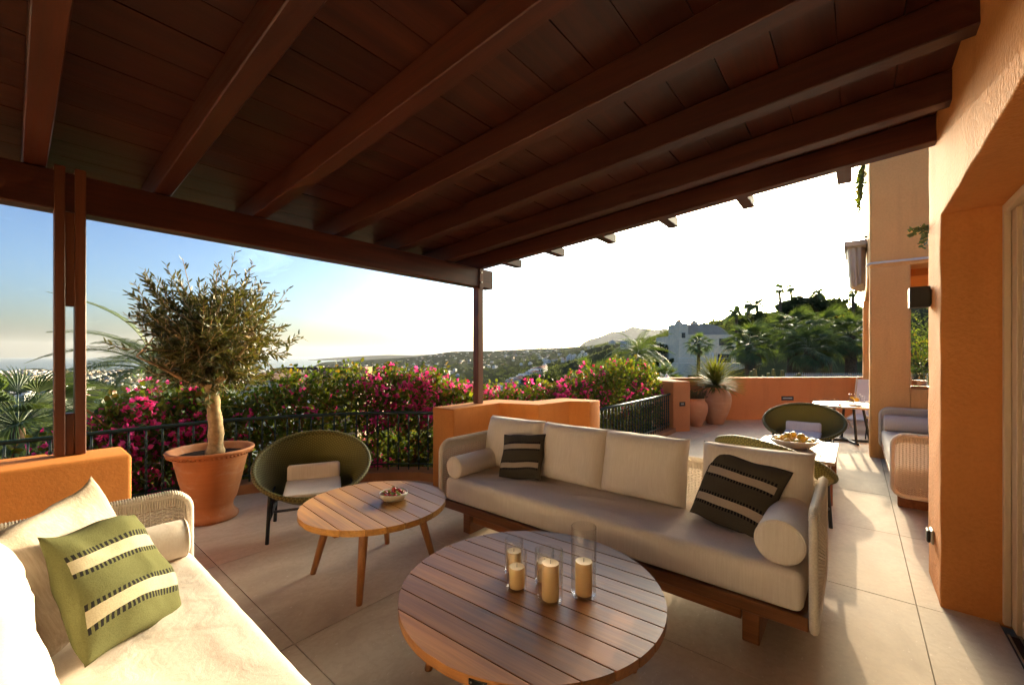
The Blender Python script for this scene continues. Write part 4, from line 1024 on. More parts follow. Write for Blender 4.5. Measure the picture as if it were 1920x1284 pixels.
# ------------------------------------------------------------------ dining table at the far parapet
TZ = .66; tc_ = (9.40, .10)
t = thing('dining_table', 'round pale dining table with black metal base beside the loggia pillar', 'table', (tc_[0], tc_[1], 0))
for i in range(8):
    rad = .52; w = 2 * rad / 8; u0, u1 = -rad + i * w + .002, -rad + (i + 1) * w - .002
    us = [u0 + (u1 - u0) * (0.5 - 0.5 * math.cos(math.pi * q / 8)) for q in range(9)]
    P = [(u, math.sqrt(max(0, rad * rad - u * u))) for u in us] + [(u, -math.sqrt(max(0, rad * rad - u * u))) for u in us[::-1]]
    P = [p for q, p in enumerate(P) if q == 0 or math.dist(p, P[q - 1]) > 1e-4]
    build('plank', soft_prism(P, TZ - .035, TZ, .003), M_PALEWOOD, t)
for a in (20, 110):
    ca, sa = math.cos(R(a)), math.sin(R(a))
    b = MB(); b.tube([(-.36 * ca, -.36 * sa, .024), (.36 * ca, .36 * sa, .024)], .022, 6); build('foot_bar', b, M_BLACK, t)
    for s in (-1, 1):
        b = MB(); b.tube([(s * .30 * ca, s * .30 * sa, .03), (s * .20 * ca, s * .20 * sa, TZ - .036)], .022, 6); build('leg', b, M_BLACK, t)
pc = (9.22, .02)
pz = TZ + .0008
pl_ = thing('saucer', 'white saucer under the glass jug on the far table', 'saucer', (pc[0], pc[1], pz))
build('dish', MB().lathe([(0, 0), (.06, 0), (.13, .018), (.14, .026), (.13, .023), (.06, .006), (0, .006)], 28), M_CERAMIC, pl_, True)
jg = thing('glass_jug', 'clear glass jug of lemon slices on the far table', 'jug', (pc[0], pc[1], pz + .0062))
build('jug_body', MB().lathe([(0, 0), (.075, 0), (.085, .02), (.085, .11), (.072, .16), (.078, .195), (.075, .195), (.069, .16), (.081, .11), (.081, .022), (0, .004)], 24), M_GLASS, jg, True)
b = MB(); b.tube([(.0, -.083, .15), (.0, -.135, .15), (.0, -.145, .10), (.0, -.12, .05), (.0, -.084, .045)], .008, 6); build('jug_handle', b, M_GLASS, jg, True)
for k, (x, y, z, rx, ry) in enumerate([(.02, .03, .05, .5, .3), (-.03, .0, .08, 1.1, .2), (.03, -.03, .09, .8, 1.2), (-.01, .03, .12, .3, .6)]):
    b = MB(); b.lathe([(0, 0), (.033, 0), (.034, .003), (.033, .006), (0, .006)], 14, Matrix.Translation((x, y, z)) @ Matrix.Rotation(rx, 4, 'X') @ Matrix.Rotation(ry, 4, 'Y')); build('lemon_slice', b, M_LEMON, jg)
tm = thing('tumbler', 'small glass tumbler beside the jug on the far table', 'glass', (9.10, .28, pz))
build('glass_wall', MB().lathe([(0, 0), (.042, 0), (.047, .10), (.044, .10), (.039, .008), (0, .006)], 20), M_GLASS, tm, 30)
o = obj('strawberry', sm, None, None, (8.99, .21, pz + .016), (1.4, 0, .5)); o.scale = (1.3,) * 3; tag(o, 'red strawberry lying on the far table by the saucer', 'strawberry'); obj('calyx', scm, None, o)
# white deck chair cloth beyond the table
lg = thing('deck_chair', 'pale canvas deck chair leaning behind the far table', 'deck chair', (11.2, -.22, -.12), R(-100))
cv = MB(); cv.add([(-.30, -.45, .36), (.30, -.45, .36), (.30, .25, .40), (-.30, .25, .40), (-.30, .62, 1.12), (.30, .62, 1.12)], [(0, 1, 2, 3), (3, 2, 5, 4)])
cv.add([(x, y, z - .015) for x, y, z in cv.v[:6]], [(3, 2, 1, 0), (4, 5, 2, 3)]); build('canvas', cv, M_WHITE_FAB, lg)
for s in (-1, 1):
    b = MB(); b.tube([(s * .32, -.48, .35), (s * .32, .27, .39), (s * .32, .64, 1.14)], .016, 6); b.tube([(s * .32, -.40, .0), (s * .32, .30, .39)], .014, 6); b.tube([(s * .32, .42, .0), (s * .32, -.35, .36)], .014, 6); build('side_frame', b, M_FRAME, lg, True)
# rope dining chair tucked under the far table
dc = thing('dining_chair', 'low rope dining chair tucked in at the far table', 'chair', (9.95, -.42, 0), R(60))
build('seat', softbox(.46, .44, .05, .02, .08).__class__().add(*(lambda m: ([(x, y, z + .40) for x, y, z in m.v], m.f))(softbox(.46, .44, .05, .02, .08))), M_ROPE, dc, True)
b = MB()
for k in range(15):
    a = R(-10 + 200 * k / 14); b.tube([(.25 * math.cos(a), .22 * math.sin(a), .44), (.28 * math.cos(a), .25 * math.sin(a), .66)], .007, 5)
b.tube([(.285 * math.cos(R(-10 + 200 * k / 20)), .255 * math.sin(R(-10 + 200 * k / 20)), .665) for k in range(21)], .014, 6); build('back_rest', b, M_ROPE, dc, True)['kind'] = 'stuff'
for x in (-.2, .2):
    for y in (-.18, .18):
        b = MB(); b.tube([(x * 1.1, y * 1.1, 0), (x, y, .385)], .012, 6); build('leg', b, M_BLACK, dc)
# ------------------------------------------------------------------ olive tree in its pot
rg = random.Random(21); ng = np.random.default_rng(21)
pot = thing('plant_pot', 'large flared terracotta pot on a round foot by the railing', 'plant pot', (1.20, 4.62, 0))
prof = [(0, 0.001), (.205, .001), (.215, .015), (.212, .035), (.190, .055), (.172, .085), (.168, .115), (.176, .145), (.196, .18), (.214, .25), (.236, .34), (.258, .44), (.278, .53), (.288, .575), (.296, .590), (.318, .605), (.338, .622), (.345, .638), (.338, .650), (.322, .650), (.305, .640), (.292, .60), (.286, .57)]
mb = MB(); mb.lathe(prof, 64); build('pot_body', mb, M_TERRA, pot, True)
mb = MB()                                                       # thumb-pressed edge under the lip
for k in range(60):
    a = 2 * math.pi * k / 60
    if k % 1 == 0: mb.lathe([(0, -.012), (.009, -.008), (.012, 0), (.009, .008), (0, .012)], 6, Matrix.Translation((.322 * math.cos(a), .322 * math.sin(a), .606)))
build('pressed_edge', mb, M_TERRA, pot, True)['kind'] = 'stuff'
mb = MB(); n_ = 18
for i in range(n_ + 1):
    for k in range(24):
        r = .29 * i / n_; a = 2 * math.pi * k / 24; mb.v.append((r * math.cos(a), r * math.sin(a), .585 + .02 * noise.noise(Vector((r * math.cos(a) * 14, r * math.sin(a) * 14, 0)))))
mb.f = [(i * 24 + k, i * 24 + (k + 1) % 24, (i + 1) * 24 + (k + 1) % 24, (i + 1) * 24 + k) for i in range(n_) for k in range(24)]
build('soil', mb, M_SOIL, pot, True)

ol = thing('olive_tree', 'small olive tree with a pale bare trunk growing in the terracotta pot', 'tree', (1.20, 4.62, .585))
mb = MB(); tr = []
for i in range(22):
    f = i / 21; z = f * .66
    tr.append(Vector((.03 - .02 * f + .014 * math.sin(f * 5.0), .012 * math.sin(f * 4 + 1), z)))
mb.tube(tr, [.066 - .012 * (i / 21) + .004 * math.sin(i * 1.3) + (.012 if i < 2 else 0) for i in range(22)], 14)
mb.v = [tuple(Vector(p) + nvec(Vector(p) * 14) * .006) for p in mb.v]
top = tr[-1]; build('trunk', mb, M_BARK, ol, True)
SCR_R = Vector((math.sin(HEAD), -math.cos(HEAD), 0)); SCR_F = Vector((math.cos(HEAD), math.sin(HEAD), 0))
br = MB(); twigs = []
def crown_r(dirv):
    """uneven outline of the crown: reach in a given direction"""
    a = dirv.dot(SCR_R); u = dirv.z
    r = .57 + .12 * noise.noise(dirv * 2.3 + Vector((3, 1, 7))) + .14 * noise.noise(dirv * 5 + Vector((1, 9, 2)))
    r += .15 * max(0, a) * (1 - .3 * u) + .08 * max(0, -a)
    if u > .3: r += .22 * (u - .3) * (1 + .5 * a)
    if u < -.2: r *= .74
    return r
CC = top + Vector((0, 0, .32)) + SCR_R * .0
limbs = []
for k in range(11):
    a = 2 * math.pi * k / 11 + rg.uniform(-.2, .2); el = rg.uniform(.15, 1.1)
    d = Vector((math.cos(a) * math.cos(el), math.sin(a) * math.cos(el), math.sin(el))); L = rg.uniform(.35, .55); P = []
    for i in range(7):
        f = i / 6; P.append(top + Vector((0, 0, -.10 * rg.random() * 0 - .02)) + d * L * f + Vector((0, 0, .10 * f * f)) + nvec(Vector((k * 3.1, f * 2, 1))) * .06 * f)
    br.tube(P, [.022 * (1 - .7 * i / 6) for i in range(7)], 6); limbs.append(P)
for k in range(450):
    v = Vector((rg.gauss(0, 1), rg.gauss(0, 1), rg.gauss(.18, 1))).normalized()
    rr = crown_r(v); inner = rg.uniform(.30, .72) if k % 4 else rg.uniform(.1, .45)
    s = CC + v * rr * inner
    v2 = (v + Vector((rg.gauss(0, .35), rg.gauss(0, .35), rg.gauss(.12, .3)))).normalized(); e = s + v2 * rr * rg.uniform(.26, .42) + Vector((0, 0, rg.uniform(0, .10)))
    if k < 40: e = CC + v * (rr * rg.uniform(.98, 1.14)) + Vector((0, 0, .07))
    mid = (s + e) / 2 + Vector((rg.uniform(-.06, .06), rg.uniform(-.06, .06), rg.uniform(-.08, .01)))
    P = [s, (s + mid) / 2, mid, (mid + e) / 2, e]; twigs.append(P)
    if k % 2 == 0:
        lb = min((q for l in limbs for q in l[2:]), key=lambda q: (q - s).length)
        br.tube([lb, (lb + s) / 2 + Vector((0, 0, -.02)), s], [.007, .0055, .004], 4)
    br.tube(P, [.0045, .004, .0035, .0028, .002], 4)
build('branches', br, M_BARK, ol, True)['kind'] = 'stuff'
LP, LD, LL = [], [], []
for P in twigs:
    n = rg.randint(19, 27); side = rg.uniform(0, 6)
    for i in range(n):
        f = (i + .5) / n * (len(P) - 1); j = min(len(P) - 2, int(f)); p = P[j].lerp(P[j + 1], f - j); t = (P[j + 1] - P[j]).normalized()
        o = t.orthogonal().normalized(); a = side + i * 1.57 + rg.uniform(-.4, .4); o = Quaternion(t, a) @ o
        LP.append(p); LD.append(t * rg.uniform(.55, 1.0) + o * rg.uniform(.5, .9)); LL.append(rg.uniform(.058, .090) * (1 - .22 * (i / n)))
LL = np.array(LL)
me = scatter('leaves', [tuple(p) for p in LP], [tuple(p) for p in LD], LL, LL * .27, ng.uniform(0, 6.28, len(LP)), LEAF_V, LEAF_F)
obj('leaves', me, M_OLIVE, ol)['kind'] = 'stuff'

# ------------------------------------------------------------------ clay jars with plants
def jar(label, c, H_, R_, seed):
    t = thing('clay_jar', label, 'jar', (c[0], c[1], 0))
    p = [(0, .001), (.48, .001), (.52, .02), (.60, .12), (.78, .30), (.93, .48), (1.0, .64), (.97, .76), (.86, .85), (.74, .895), (.70, .92), (.72, .95), (.79, .975), (.80, .99), (.76, 1.0), (.68, .985), (.62, .94), (.60, .90), (0, .90)]
    mb = MB(); mb.lathe([(r * R_, z * H_) for r, z in p], 48)
    mb.v = [tuple(Vector(q) + nvec(Vector(q) * 3 + Vector((seed, 0, 0))) * .006) for q in mb.v]
    build('jar_body', mb, M_AMPH, t, True)
    b = MB(); b.lathe([(.995 * R_, .555 * H_), (1.0 * R_, .562 * H_), (.998 * R_, .572 * H_)], 48)
    return t
jar('big bellied clay jar holding the spiky plant by the far parapet', (10.02, 2.42), .82, .335, 1)
jar('smaller bellied clay jar holding grey herbs beside the orange pier', (9.42, 2.66), .60, .245, 2)
yt = thing('spiky_plant', 'round spiky blade plant in the big clay jar', 'plant', (10.02, 2.42, .75))
bl = MB(); w = .022; seg = 7
for i in range(seg + 1):
    f = i / seg; x = f; ww = w * (1 - f ** 2.2) + .0008; zz = -.16 * f * f
    bl.v += [(x, -ww, zz + .006), (x, 0, zz), (x, ww, zz + .006)]
for i in range(seg):
    a = i * 3; bl.f += [(a, a + 3, a + 4, a + 1), (a + 1, a + 4, a + 5, a + 2)]
blm = bl.mesh('leaf_blade', False); blm.materials.append(M_YUCCA)
for k in range(290):
    u = (k + .5) / 290; el = math.asin(min(.99, -.18 + 1.17 * u))
    az = k * 2.39996 + rg.uniform(-.15, .15)
    d = Vector((math.cos(az) * math.cos(el), math.sin(az) * math.cos(el), math.sin(el)))
    q = d.to_track_quat('X', 'Z')
    o = obj('leaf_blade', blm, None, yt); o.rotation_mode = 'QUATERNION'; o.rotation_quaternion = q
    o.location = Vector((0, 0, .10 + .10 * max(0, d.z))); s = rg.uniform(.52, .68) * (1.05 if el > .3 else .95); o.scale = (s, 1.0, s)
mb = MB(); mb.tube([(0, 0, -.02), (0, 0, .2)], .05, 8); build('stump', mb, M_PTRUNK, yt, True)
ht = thing('herb_plant', 'low grey green herb growing in the smaller clay jar', 'plant', (9.42, 2.66, .535))
P, D = [], []
sm_ = MB()
for k in range(150):
    a = rg.uniform(0, 6.28); r0 = rg.uniform(0, .13); e = Vector((math.cos(a) * (r0 + rg.uniform(.05, .17)), math.sin(a) * (r0 + rg.uniform(.05, .17)), rg.uniform(.10, .24)))
    s0 = Vector((math.cos(a) * r0, math.sin(a) * r0, 0)); sm_.tube([s0, (s0 + e) / 2 + Vector((0, 0, .03)), e], .0022, 3)
    for i in range(20):
        f = i / 20; P.append(tuple(s0.lerp(e, f))); dd = (e - s0).normalized() + Vector((rg.uniform(-1, 1), rg.uniform(-1, 1), rg.uniform(-.2, .8))); D.append(tuple(dd))
build('stems', sm_, M_STEM, ht)['kind'] = 'stuff'
obj('leaves', scatter('leaves', P, D, .032, .009, ng.uniform(0, 6, len(P)), LEAF4_V, LEAF4_F), M_LAV, ht)['kind'] = 'stuff'

# ------------------------------------------------------------------ bougainvillea behind the railings
BRACT_V = [(0, 0, 0), (.5, -.42, .10), (1, 0, .22), (.5, .42, .10), (.5, 0, -.02)]
BRACT_F = [(0, 1, 4), (1, 2, 4), (2, 3, 4), (3, 0, 4)]
def hedge(label, path, half, nleaf, nhead, pink, nstem, seed, sprigs=26, heads_per=9, lean=0.0):
    """path rows: (x, y, z bottom, z top)"""
    r = np.random.default_rng(seed); rr = random.Random(seed)
    t = thing('bougainvillea', label, 'bougainvillea', (path[0][0], path[0][1], path[0][2])); o0 = np.array([path[0][0], path[0][1], path[0][2]])
    pa = np.array(path); seg = np.hypot(np.diff(pa[:, 0]), np.diff(pa[:, 1])); cum = np.concatenate([[0], np.cumsum(seg)])
    def at_s(s):
        return [np.interp(s, cum, pa[:, k]) for k in range(4)]
    def sample(n, shell):
        s = r.uniform(0, cum[-1], n); x, y, zb0, zt = at_s(s)
        dx = np.interp(s, cum[:-1] + seg / 2, np.diff(pa[:, 0]) / seg); dy = np.interp(s, cum[:-1] + seg / 2, np.diff(pa[:, 1]) / seg); l = np.hypot(dx, dy)
        nx, ny = -dy / l, dx / l
        zt = zt + np.array([.13 * noise.noise(Vector((q * 2.3, seed, 0))) + .07 * noise.noise(Vector((q * 7.0, seed, 3))) for q in s])
        a = r.uniform(0, 2 * np.pi, n); q = np.where(r.uniform(0, 1, n) < .7, np.clip(r.normal(.92, .13, n), .15, 1.18), r.uniform(.1, .9, n)) if shell else r.uniform(.2, 1.0, n) ** .5
        c, sn = np.cos(a), np.sin(a)
        c = np.sign(c) * np.abs(c) ** .7; sn = np.sign(sn) * np.abs(sn) ** .7
        hz = (zt - zb0) / 2
        lum = np.array([noise.noise(Vector((x[i] * 2.6, y[i] * 2.6, a[i] * 1.1))) for i in range(n)])
        q = q * (1 + .16 * lum)
        P = np.stack([x + nx * c * q * half, y + ny * c * q * half, (zt + zb0) / 2 + sn * q * hz], 1)
        O = np.stack([nx * c, ny * c, sn * .9], 1)
        return P, O, s, sn
    P, O, s, sn = sample(nleaf, True); D = O * .6 + r.normal(0, .75, P.shape) + np.array([0, 0, .15])
    keep = np.ones(len(P), bool)
    # long upright sprigs breaking the outline
    SP, SD = [], []; st = MB()
    for k in range(sprigs):
        q = rr.uniform(0, cum[-1]); x, y, zb0, zt = at_s(q); b = Vector((x + rr.uniform(-.2, .2), y + rr.uniform(-.2, .2), zt - .06)); d = Vector((rr.uniform(-.5, .5), rr.uniform(-.5, .5), 1)).normalized() * rr.uniform(.12, .34)
        e = b + d + Vector((0, 0, 0)); st.tube([tuple(b - Vector(o0)), tuple((b + e) / 2 - Vector(o0)), tuple(e - Vector(o0))], [.005, .004, .002], 4)
        for i in range(9):
            SP.append(tuple(b.lerp(e, .2 + .8 * i / 8))); SD.append((rr.uniform(-1, 1), rr.uniform(-1, 1), rr.uniform(-.1, .8)))
    if SP: P = np.concatenate([P, np.array(SP)]); D = np.concatenate([D, np.array(SD)])
    L = r.uniform(.045, .085, len(P))
    obj('leaves', scatter('leaves', P - o0, D, L, L * .68, r.uniform(0, 6.28, len(P)), LEAF_V, LEAF_F), M_BOUG, t)['kind'] = 'stuff'
    # flower heads: clusters of papery bracts, mostly on the upper outer side
    BP, BD, BL = [], [], []; n = 0; tries = 0
    while n < nhead and tries < nhead * 60:
        tries += 1
        p, o, s1, sn1 = sample(1, True)
        if rr.random() > pink(s1[0] / cum[-1], sn1[0]): continue
        n += 1; c = p[0] + o[0] * .05
        for k in range(rr.randint(heads_per - 4, heads_per + 5)):
            f = c + r.normal(0, .058, 3)
            ax = o[0] * .7 + r.normal(0, .6, 3)
            for m_ in range(3):
                BP.append(f); BD.append(ax + r.normal(0, .75, 3)); BL.append(r.uniform(.042, .062))
    if BP:
        BL = np.array(BL); obj('blossoms', scatter('blossoms', np.array(BP) - o0, np.array(BD), BL, BL, r.uniform(0, 6.28, len(BP)), BRACT_V, BRACT_F), M_BRACT, t)['kind'] = 'stuff'
    for k in range(nstem):
        q = rr.uniform(0, cum[-1]); x, y, zb0, zt = at_s(q); dx = np.interp(q, cum[:-1] + seg / 2, np.diff(pa[:, 0]) / seg); dy = np.interp(q, cum[:-1] + seg / 2, np.diff(pa[:, 1]) / seg)
        p = Vector((x + dy * half * .55, y - dx * half * .55, zb0 - .3)); h = rr.uniform(.55, 1.0) * (zt - zb0); run = rr.uniform(-.9, .9); Q = []
        for i in range(9):
            f = i / 8; Q.append(p + Vector((dx, dy, 0)) * run * f ** 1.5 + Vector((0, 0, (h + .3) * (f ** .8))) + nvec(Vector((k * 1.7, f * 2.2, seed))) * .20 - Vector((0, 0, 0)))
        w = rr.uniform(.008, .024)
        st.tube([tuple(v - Vector(o0)) for v in Q], [w * (1 - .55 * i / 8) for i in range(9)], 6)
        if rr.random() < .8:
            j = rr.randint(3, 6); e = Q[j] + Vector((rr.uniform(-.5, .5), rr.uniform(-.3, .3), rr.uniform(.1, .5))); st.tube([tuple(v - Vector(o0)) for v in (Q[j], (Q[j] + e) / 2 + Vector((0, 0, .05)), e)], [w * .6, w * .45, w * .25], 5)
    build('stems', st, M_STEM, t, True)['kind'] = 'stuff'
    return t
hedge('pink flowered bougainvillea spilling over the rail left of the olive pot', [(.15, 5.90, -.7, .62), (.5, 5.92, -.6, .80), (.95, 5.95, -.5, 1.0), (1.5, 6.02, -.4, 1.02)], .32, 6500, 120, lambda f, s: .9 if s > -.5 else .35, 16, 31, 16, 8)
hedge('long bougainvillea hedge of green and pink behind the curved railing', [(1.35, 6.05, -.5, 1.02), (1.9, 5.92, -.45, 1.08), (2.45, 5.72, -.4, 1.16), (3.0, 5.42, -.4, 1.20), (3.45, 5.05, -.35, 1.20), (3.85, 4.65, -.3, 1.16), (4.25, 4.35, -.2, 1.10)], .42, 19000, 150, lambda f, s: (1.0 if f > .58 else (.10 if f > .1 else .5)) * (1 if s > .25 else .16), 46, 32, 46, 9)
hedge('lower bougainvillea full of pink flowers behind the zigzag wall', [(4.35, 4.45, -.3, .98), (5.0, 4.25, -.3, .92), (5.7, 3.95, -.3, .98), (6.5, 3.62, -.2, 1.16), (7.3, 3.42, -.1, 1.28), (8.0, 3.38, -.1, 1.30), (8.45, 3.45, -.1, 1.18)], .38, 14000, 130, lambda f, s: (1.0 if f < .62 else .25) * (1 if s > .1 else .12), 34, 33, 34, 8)
# ------------------------------------------------------------------ terrain, sea, mountain
FW = Vector((math.cos(HEAD), math.sin(HEAD), 0)); RT = Vector((math.sin(HEAD), -math.cos(HEAD), 0))
def at(t, d, z=0.0):
    """a point d metres ahead and t*d metres to the right of the viewer's heading"""
    return Vector((RT.x * t * d + FW.x * d, RT.y * t * d + FW.y * d, z))
T_ = np.array([-4.2, -1.23, -.85, -.46, -.33, -.14, -.01, .115, .22, .31, .44, .63, .82, 1.2, 4.2])
D_ = np.array([5, 15, 30, 60, 120, 250, 350, 500, 900, 1300, 1500, 2500, 3600, 5000, 7000, 12000.])
Z_ = np.array([
 [-3, -5, -9, -16, -28, -48, -57, -68, -85, -95, -98, -110, -122, -132, -132, -132],
 [-3, -5, -9, -16, -28, -48, -57, -68, -85, -95, -98, -110, -122, -132, -132, -132],
 [-3, -5, -9, -16, -28, -48, -57, -68, -85, -95, -98, -110, -121, -132, -132, -132],
 [-3, -5, -9, -16, -28, -46, -54, -64, -80, -88, -92, -104, -112, -121, -128, -132],
 [-3, -5, -9, -15, -26, -42, -50, -58, -72, -80, -84, -96, -98, -80, -48, -126],
 [-3, -5, -8, -14, -22, -33, -40, -48, -60, -67, -70, -66, -26, 66, 40, -20],
 [-3, -5, -8, -12, -18, -27, -32, -38, -38, -36, -34, -26, 8, 80, 60, 0],
 [-3, -5, -7, -10, -14, -20, -20, -7, -18, -12, -10, 8, 46, 108, 80, 20],
 [-3, -5, -6, -8, -9, -10, -2, 8, 0, 38, 44, 66, 100, 140, 120, 40],
 [-3, -4, -5, -6, -3, 4, 10, 16, 30, 50, 62, 90, 120, 160, 140, 60],
 [-3, -4, -5, -4.4, 0, 18, 26, 36, 56, 76, 84, 110, 140, 170, 150, 60],
 [-3, -3, -3, -.6, 6.5, 28, 40, 52, 74, 90, 98, 120, 150, 180, 160, 60],
 [-3, -3, -3, 0, 7.5, 30, 42, 54, 76, 92, 100, 120, 150, 180, 160, 60],
 [-3, -3, -3, 0, 8, 30, 42, 54, 76, 92, 100, 120, 150, 180, 160, 60],
 [-3, -3, -3, 0, 8, 30, 42, 54, 76, 92, 100, 120, 150, 180, 160, 60]], float)
NT, ND = 420, 240
tt = np.concatenate([np.linspace(-4.2, -1.3, 30, endpoint=False), np.linspace(-1.3, 1.3, NT - 60, endpoint=False), np.linspace(1.3, 4.2, 30)])
dd = np.exp(np.linspace(math.log(5), math.log(12000), ND))
A1 = np.stack([np.interp(np.log(dd), np.log(D_), Z_[i]) for i in range(len(T_))])       # (T, ND)
ZZ = np.stack([np.interp(tt, T_, A1[:, j]) for j in range(ND)], 1)                       # (NT, ND)
def smooth(a, k, ax):
    w = np.hanning(k + 2)[1:-1]; w /= w.sum()
    p = [(0, 0), (0, 0)]; p[ax] = (k // 2, k // 2); b = np.pad(a, p, 'edge')
    return np.apply_along_axis(lambda v: np.convolve(v, w, 'valid'), ax, b)
ZZ = smooth(smooth(ZZ, 9, 1), 21, 0)
for i in range(len(tt)):
    for j in range(ND):
        d = dd[j]
        if d > 12:
            X = at(tt[i], d); am = min(9.0, .018 * d) * min(1, max(0, (d - 12) / 40))
            ZZ[i, j] += am * noise.fractal(Vector((X.x, X.y, 0)) / max(30, d * .12), 1.0, 2.0, 4)
def ground(t, d):
    fi = np.interp(t, tt, np.arange(len(tt))); fj = np.interp(math.log(d), np.log(dd), np.arange(ND))
    i, j = min(int(fi), len(tt) - 2), min(int(fj), ND - 2); a, b = fi - i, fj - j
    return float(ZZ[i, j] * (1 - a) * (1 - b) + ZZ[i + 1, j] * a * (1 - b) + ZZ[i, j + 1] * (1 - a) * b + ZZ[i + 1, j + 1] * a * b)
G = np.array([[tuple(at(tt[i], dd[j], ZZ[i, j])) for j in range(ND)] for i in range(len(tt))])
F = [(i * ND + j, (i + 1) * ND + j, (i + 1) * ND + j + 1, i * ND + j + 1) for i in range(len(tt) - 1) for j in range(ND - 1)]
def m_terrain():
    m, n, b = mat('hillside'); p = world_pos(n)
    a = noise_tex(n, p, .006, 6, 0.6); f = noise_tex(n, p, .05, 5, 0.65); g = noise_tex(n, p, .9, 4, .6)
    c = ramp(n, a, [(0.35, (0.020, 0.027, 0.017)), (0.5, (0.029, 0.034, 0.022)), (0.68, (0.046, 0.044, 0.031))])
    c = mixc(n, ramp(n, f, [(0.42, 0.0), (0.62, 0.75)]), c, (0.028, 0.038, 0.018))
    c = mixc(n, ramp(n, g, [(0.4, 0.4), (0.6, 0.0)]), c, (0.03, 0.032, 0.016))
    n.links.new(c, b.inputs['Base Color']); setb(b, rough=1.0, spec=0.0); return m
struct(obj('ground', np_mesh('ground', G.reshape(-1, 3), np.array(F), True), m_terrain()))
m, n, b = mat('sea_water'); setb(b, (0.012, 0.035, 0.05), 0.16, 0.5)
bump(n, b, noise_tex(n, world_pos(n, (.004, .010, .004)), 1.0, 5, .6), 0.25, 8.0)
sea = MB(); sea.v = [(0, 0, -120)] + [(58000 * math.cos(2 * math.pi * k / 96), 58000 * math.sin(2 * math.pi * k / 96), -120) for k in range(96)]
sea.f = [(0, k + 1, (k + 1) % 96 + 1) for k in range(96)]
struct(build('sea', sea, m))
def range_mesh(name, pts, d, depth, base, seed, rough, m):
    """mountain chain: pts (t, z) crest profile at distance d"""
    n_, k_ = 160, 22; ts = np.linspace(pts[0][0], pts[-1][0], n_); zs = np.interp(ts, [p[0] for p in pts], [p[1] for p in pts]); zs = np.convolve(np.pad(zs, 4, 'edge'), np.hanning(11)[1:-1] / np.hanning(11).sum(), 'valid')
    V = []
    for i in range(n_):
        for j in range(k_ + 1):
            f = j / k_ * 2 - 1; hgt = base + (zs[i] - base) * (1 - abs(f) ** 1.3)
            X = at(ts[i], d + depth * f * .5); q = noise.fractal(Vector((X.x, X.y, seed)) / (d * .045), .9, 2.1, 5)
            V.append((X.x, X.y, hgt + rough * q * (1 - f * f) * max(.0, (zs[i] - base)) / 100))
    F = [(i * (k_ + 1) + j, (i + 1) * (k_ + 1) + j, (i + 1) * (k_ + 1) + j + 1, i * (k_ + 1) + j + 1) for i in range(n_ - 1) for j in range(k_)]
    return struct(obj(name, np_mesh(name, V, np.array(F), True), m))
M_MOUNT = m_plain('mountain_scrub', (0.085, 0.085, 0.075), 0.95, 0.0, 0, 0.25, .004, 0)
range_mesh('mountain', [(0.08, -37), (0.15, 178), (0.165, 482), (0.175, 589), (0.195, 813), (0.212, 750), (0.24, 965), (0.265, 1055), (0.285, 1171), (0.295, 1234), (0.31, 1166), (0.335, 1144), (0.36, 1108), (0.4, 1001), (0.5, 858), (0.62, 750), (0.9, 357), (1.2, -37)], 17000, 8000, -120, 3, 10, M_MOUNT)
range_mesh('distant_coast_hills', [(-.50, -130), (-.42, -40), (-.36, 10), (-.30, 50), (-.24, 40), (-.19, 70), (-.14, 60), (-.08, 90), (.0, 30)], 14000, 3000, -130, 8, 3, M_MOUNT)

# ------------------------------------------------------------------ palms and trees
def fan_frond_mesh(name, nb, pet, bl, width, droop, m, seed, spread=2.35):
    r = random.Random(seed); mb = MB()
    mb.tube([(0, 0, 0), (pet * .5, 0, .03), (pet, 0, 0)], [.018, .013, .010], 4, caps=False)
    for k in range(nb):
        a = (k / (nb - 1) - .5) * spread; L = bl * (1 - .22 * abs(a) / (spread / 2)) * r.uniform(.9, 1.08); ca, sa = math.cos(a), math.sin(a)
        P = []
        for i in range(5):
            f = i / 4; q = L * f; w = width * (1.0 - .15 * i if f < .5 else 1.6 * (1 - f) + .04) * (.5 if i == 0 else 1)
            z = -droop * L * max(0, f - .35) ** 1.6 * 1.6 + .015 * math.cos(k * math.pi)
            c = Vector((pet + q * ca, q * sa, z)); s = Vector((-sa, ca, 0)) * w; P += [c - s, c + Vector((0, 0, -w * .5)), c + s]
        b = len(mb.v); mb.v += [tuple(p) for p in P]
        for i in range(4):
            o = b + i * 3; mb.f += [(o, o + 3, o + 4, o + 1), (o + 1, o + 4, o + 5, o + 2)]
    me = mb.mesh(name, False); me.materials.append(m); return me
def feather_frond_mesh(name, L, nl, ll, droop, m, seed, wl=.014):
    r = random.Random(seed); mb = MB(); P = []
    for i in range(13):
        f = i / 12; P.append(Vector((L * (f - .18 * droop * f * f), 0, L * (.20 * f - droop * .62 * f ** 2.2))))
    mb.tube(P, [.022 * (1 - .85 * i / 12) for i in range(13)], 4, caps=False)
    for k in range(nl):
        f = .12 + .88 * k / nl; j = min(11, int(f * 12)); p = P[j].lerp(P[j + 1], f * 12 - j); t = (P[j + 1] - P[j]).normalized()
        l = ll * math.sin(math.pi * min(1, .22 + .78 * f)) ** .6 * r.uniform(.85, 1.1) + .05
        for s in (-1, 1):
            d = (t * .75 + Vector((0, s * .8, .22))).normalized(); e = p + d * l + Vector((0, 0, -.30 * l)); mid = p + d * l * .5; w = t * wl
            b = len(mb.v); mb.v += [tuple(p - w * .6), tuple(p + w * .6), tuple(mid + w), tuple(mid - w), tuple(e)]; mb.f += [(b, b + 1, b + 2, b + 3), (b + 3, b + 2, b + 4)]
    me = mb.mesh(name, False); me.materials.append(m); return me
FR_FAN = [fan_frond_mesh('frond', 26, .75, .80, .022, .55, M_PALM, k) for k in range(3)]
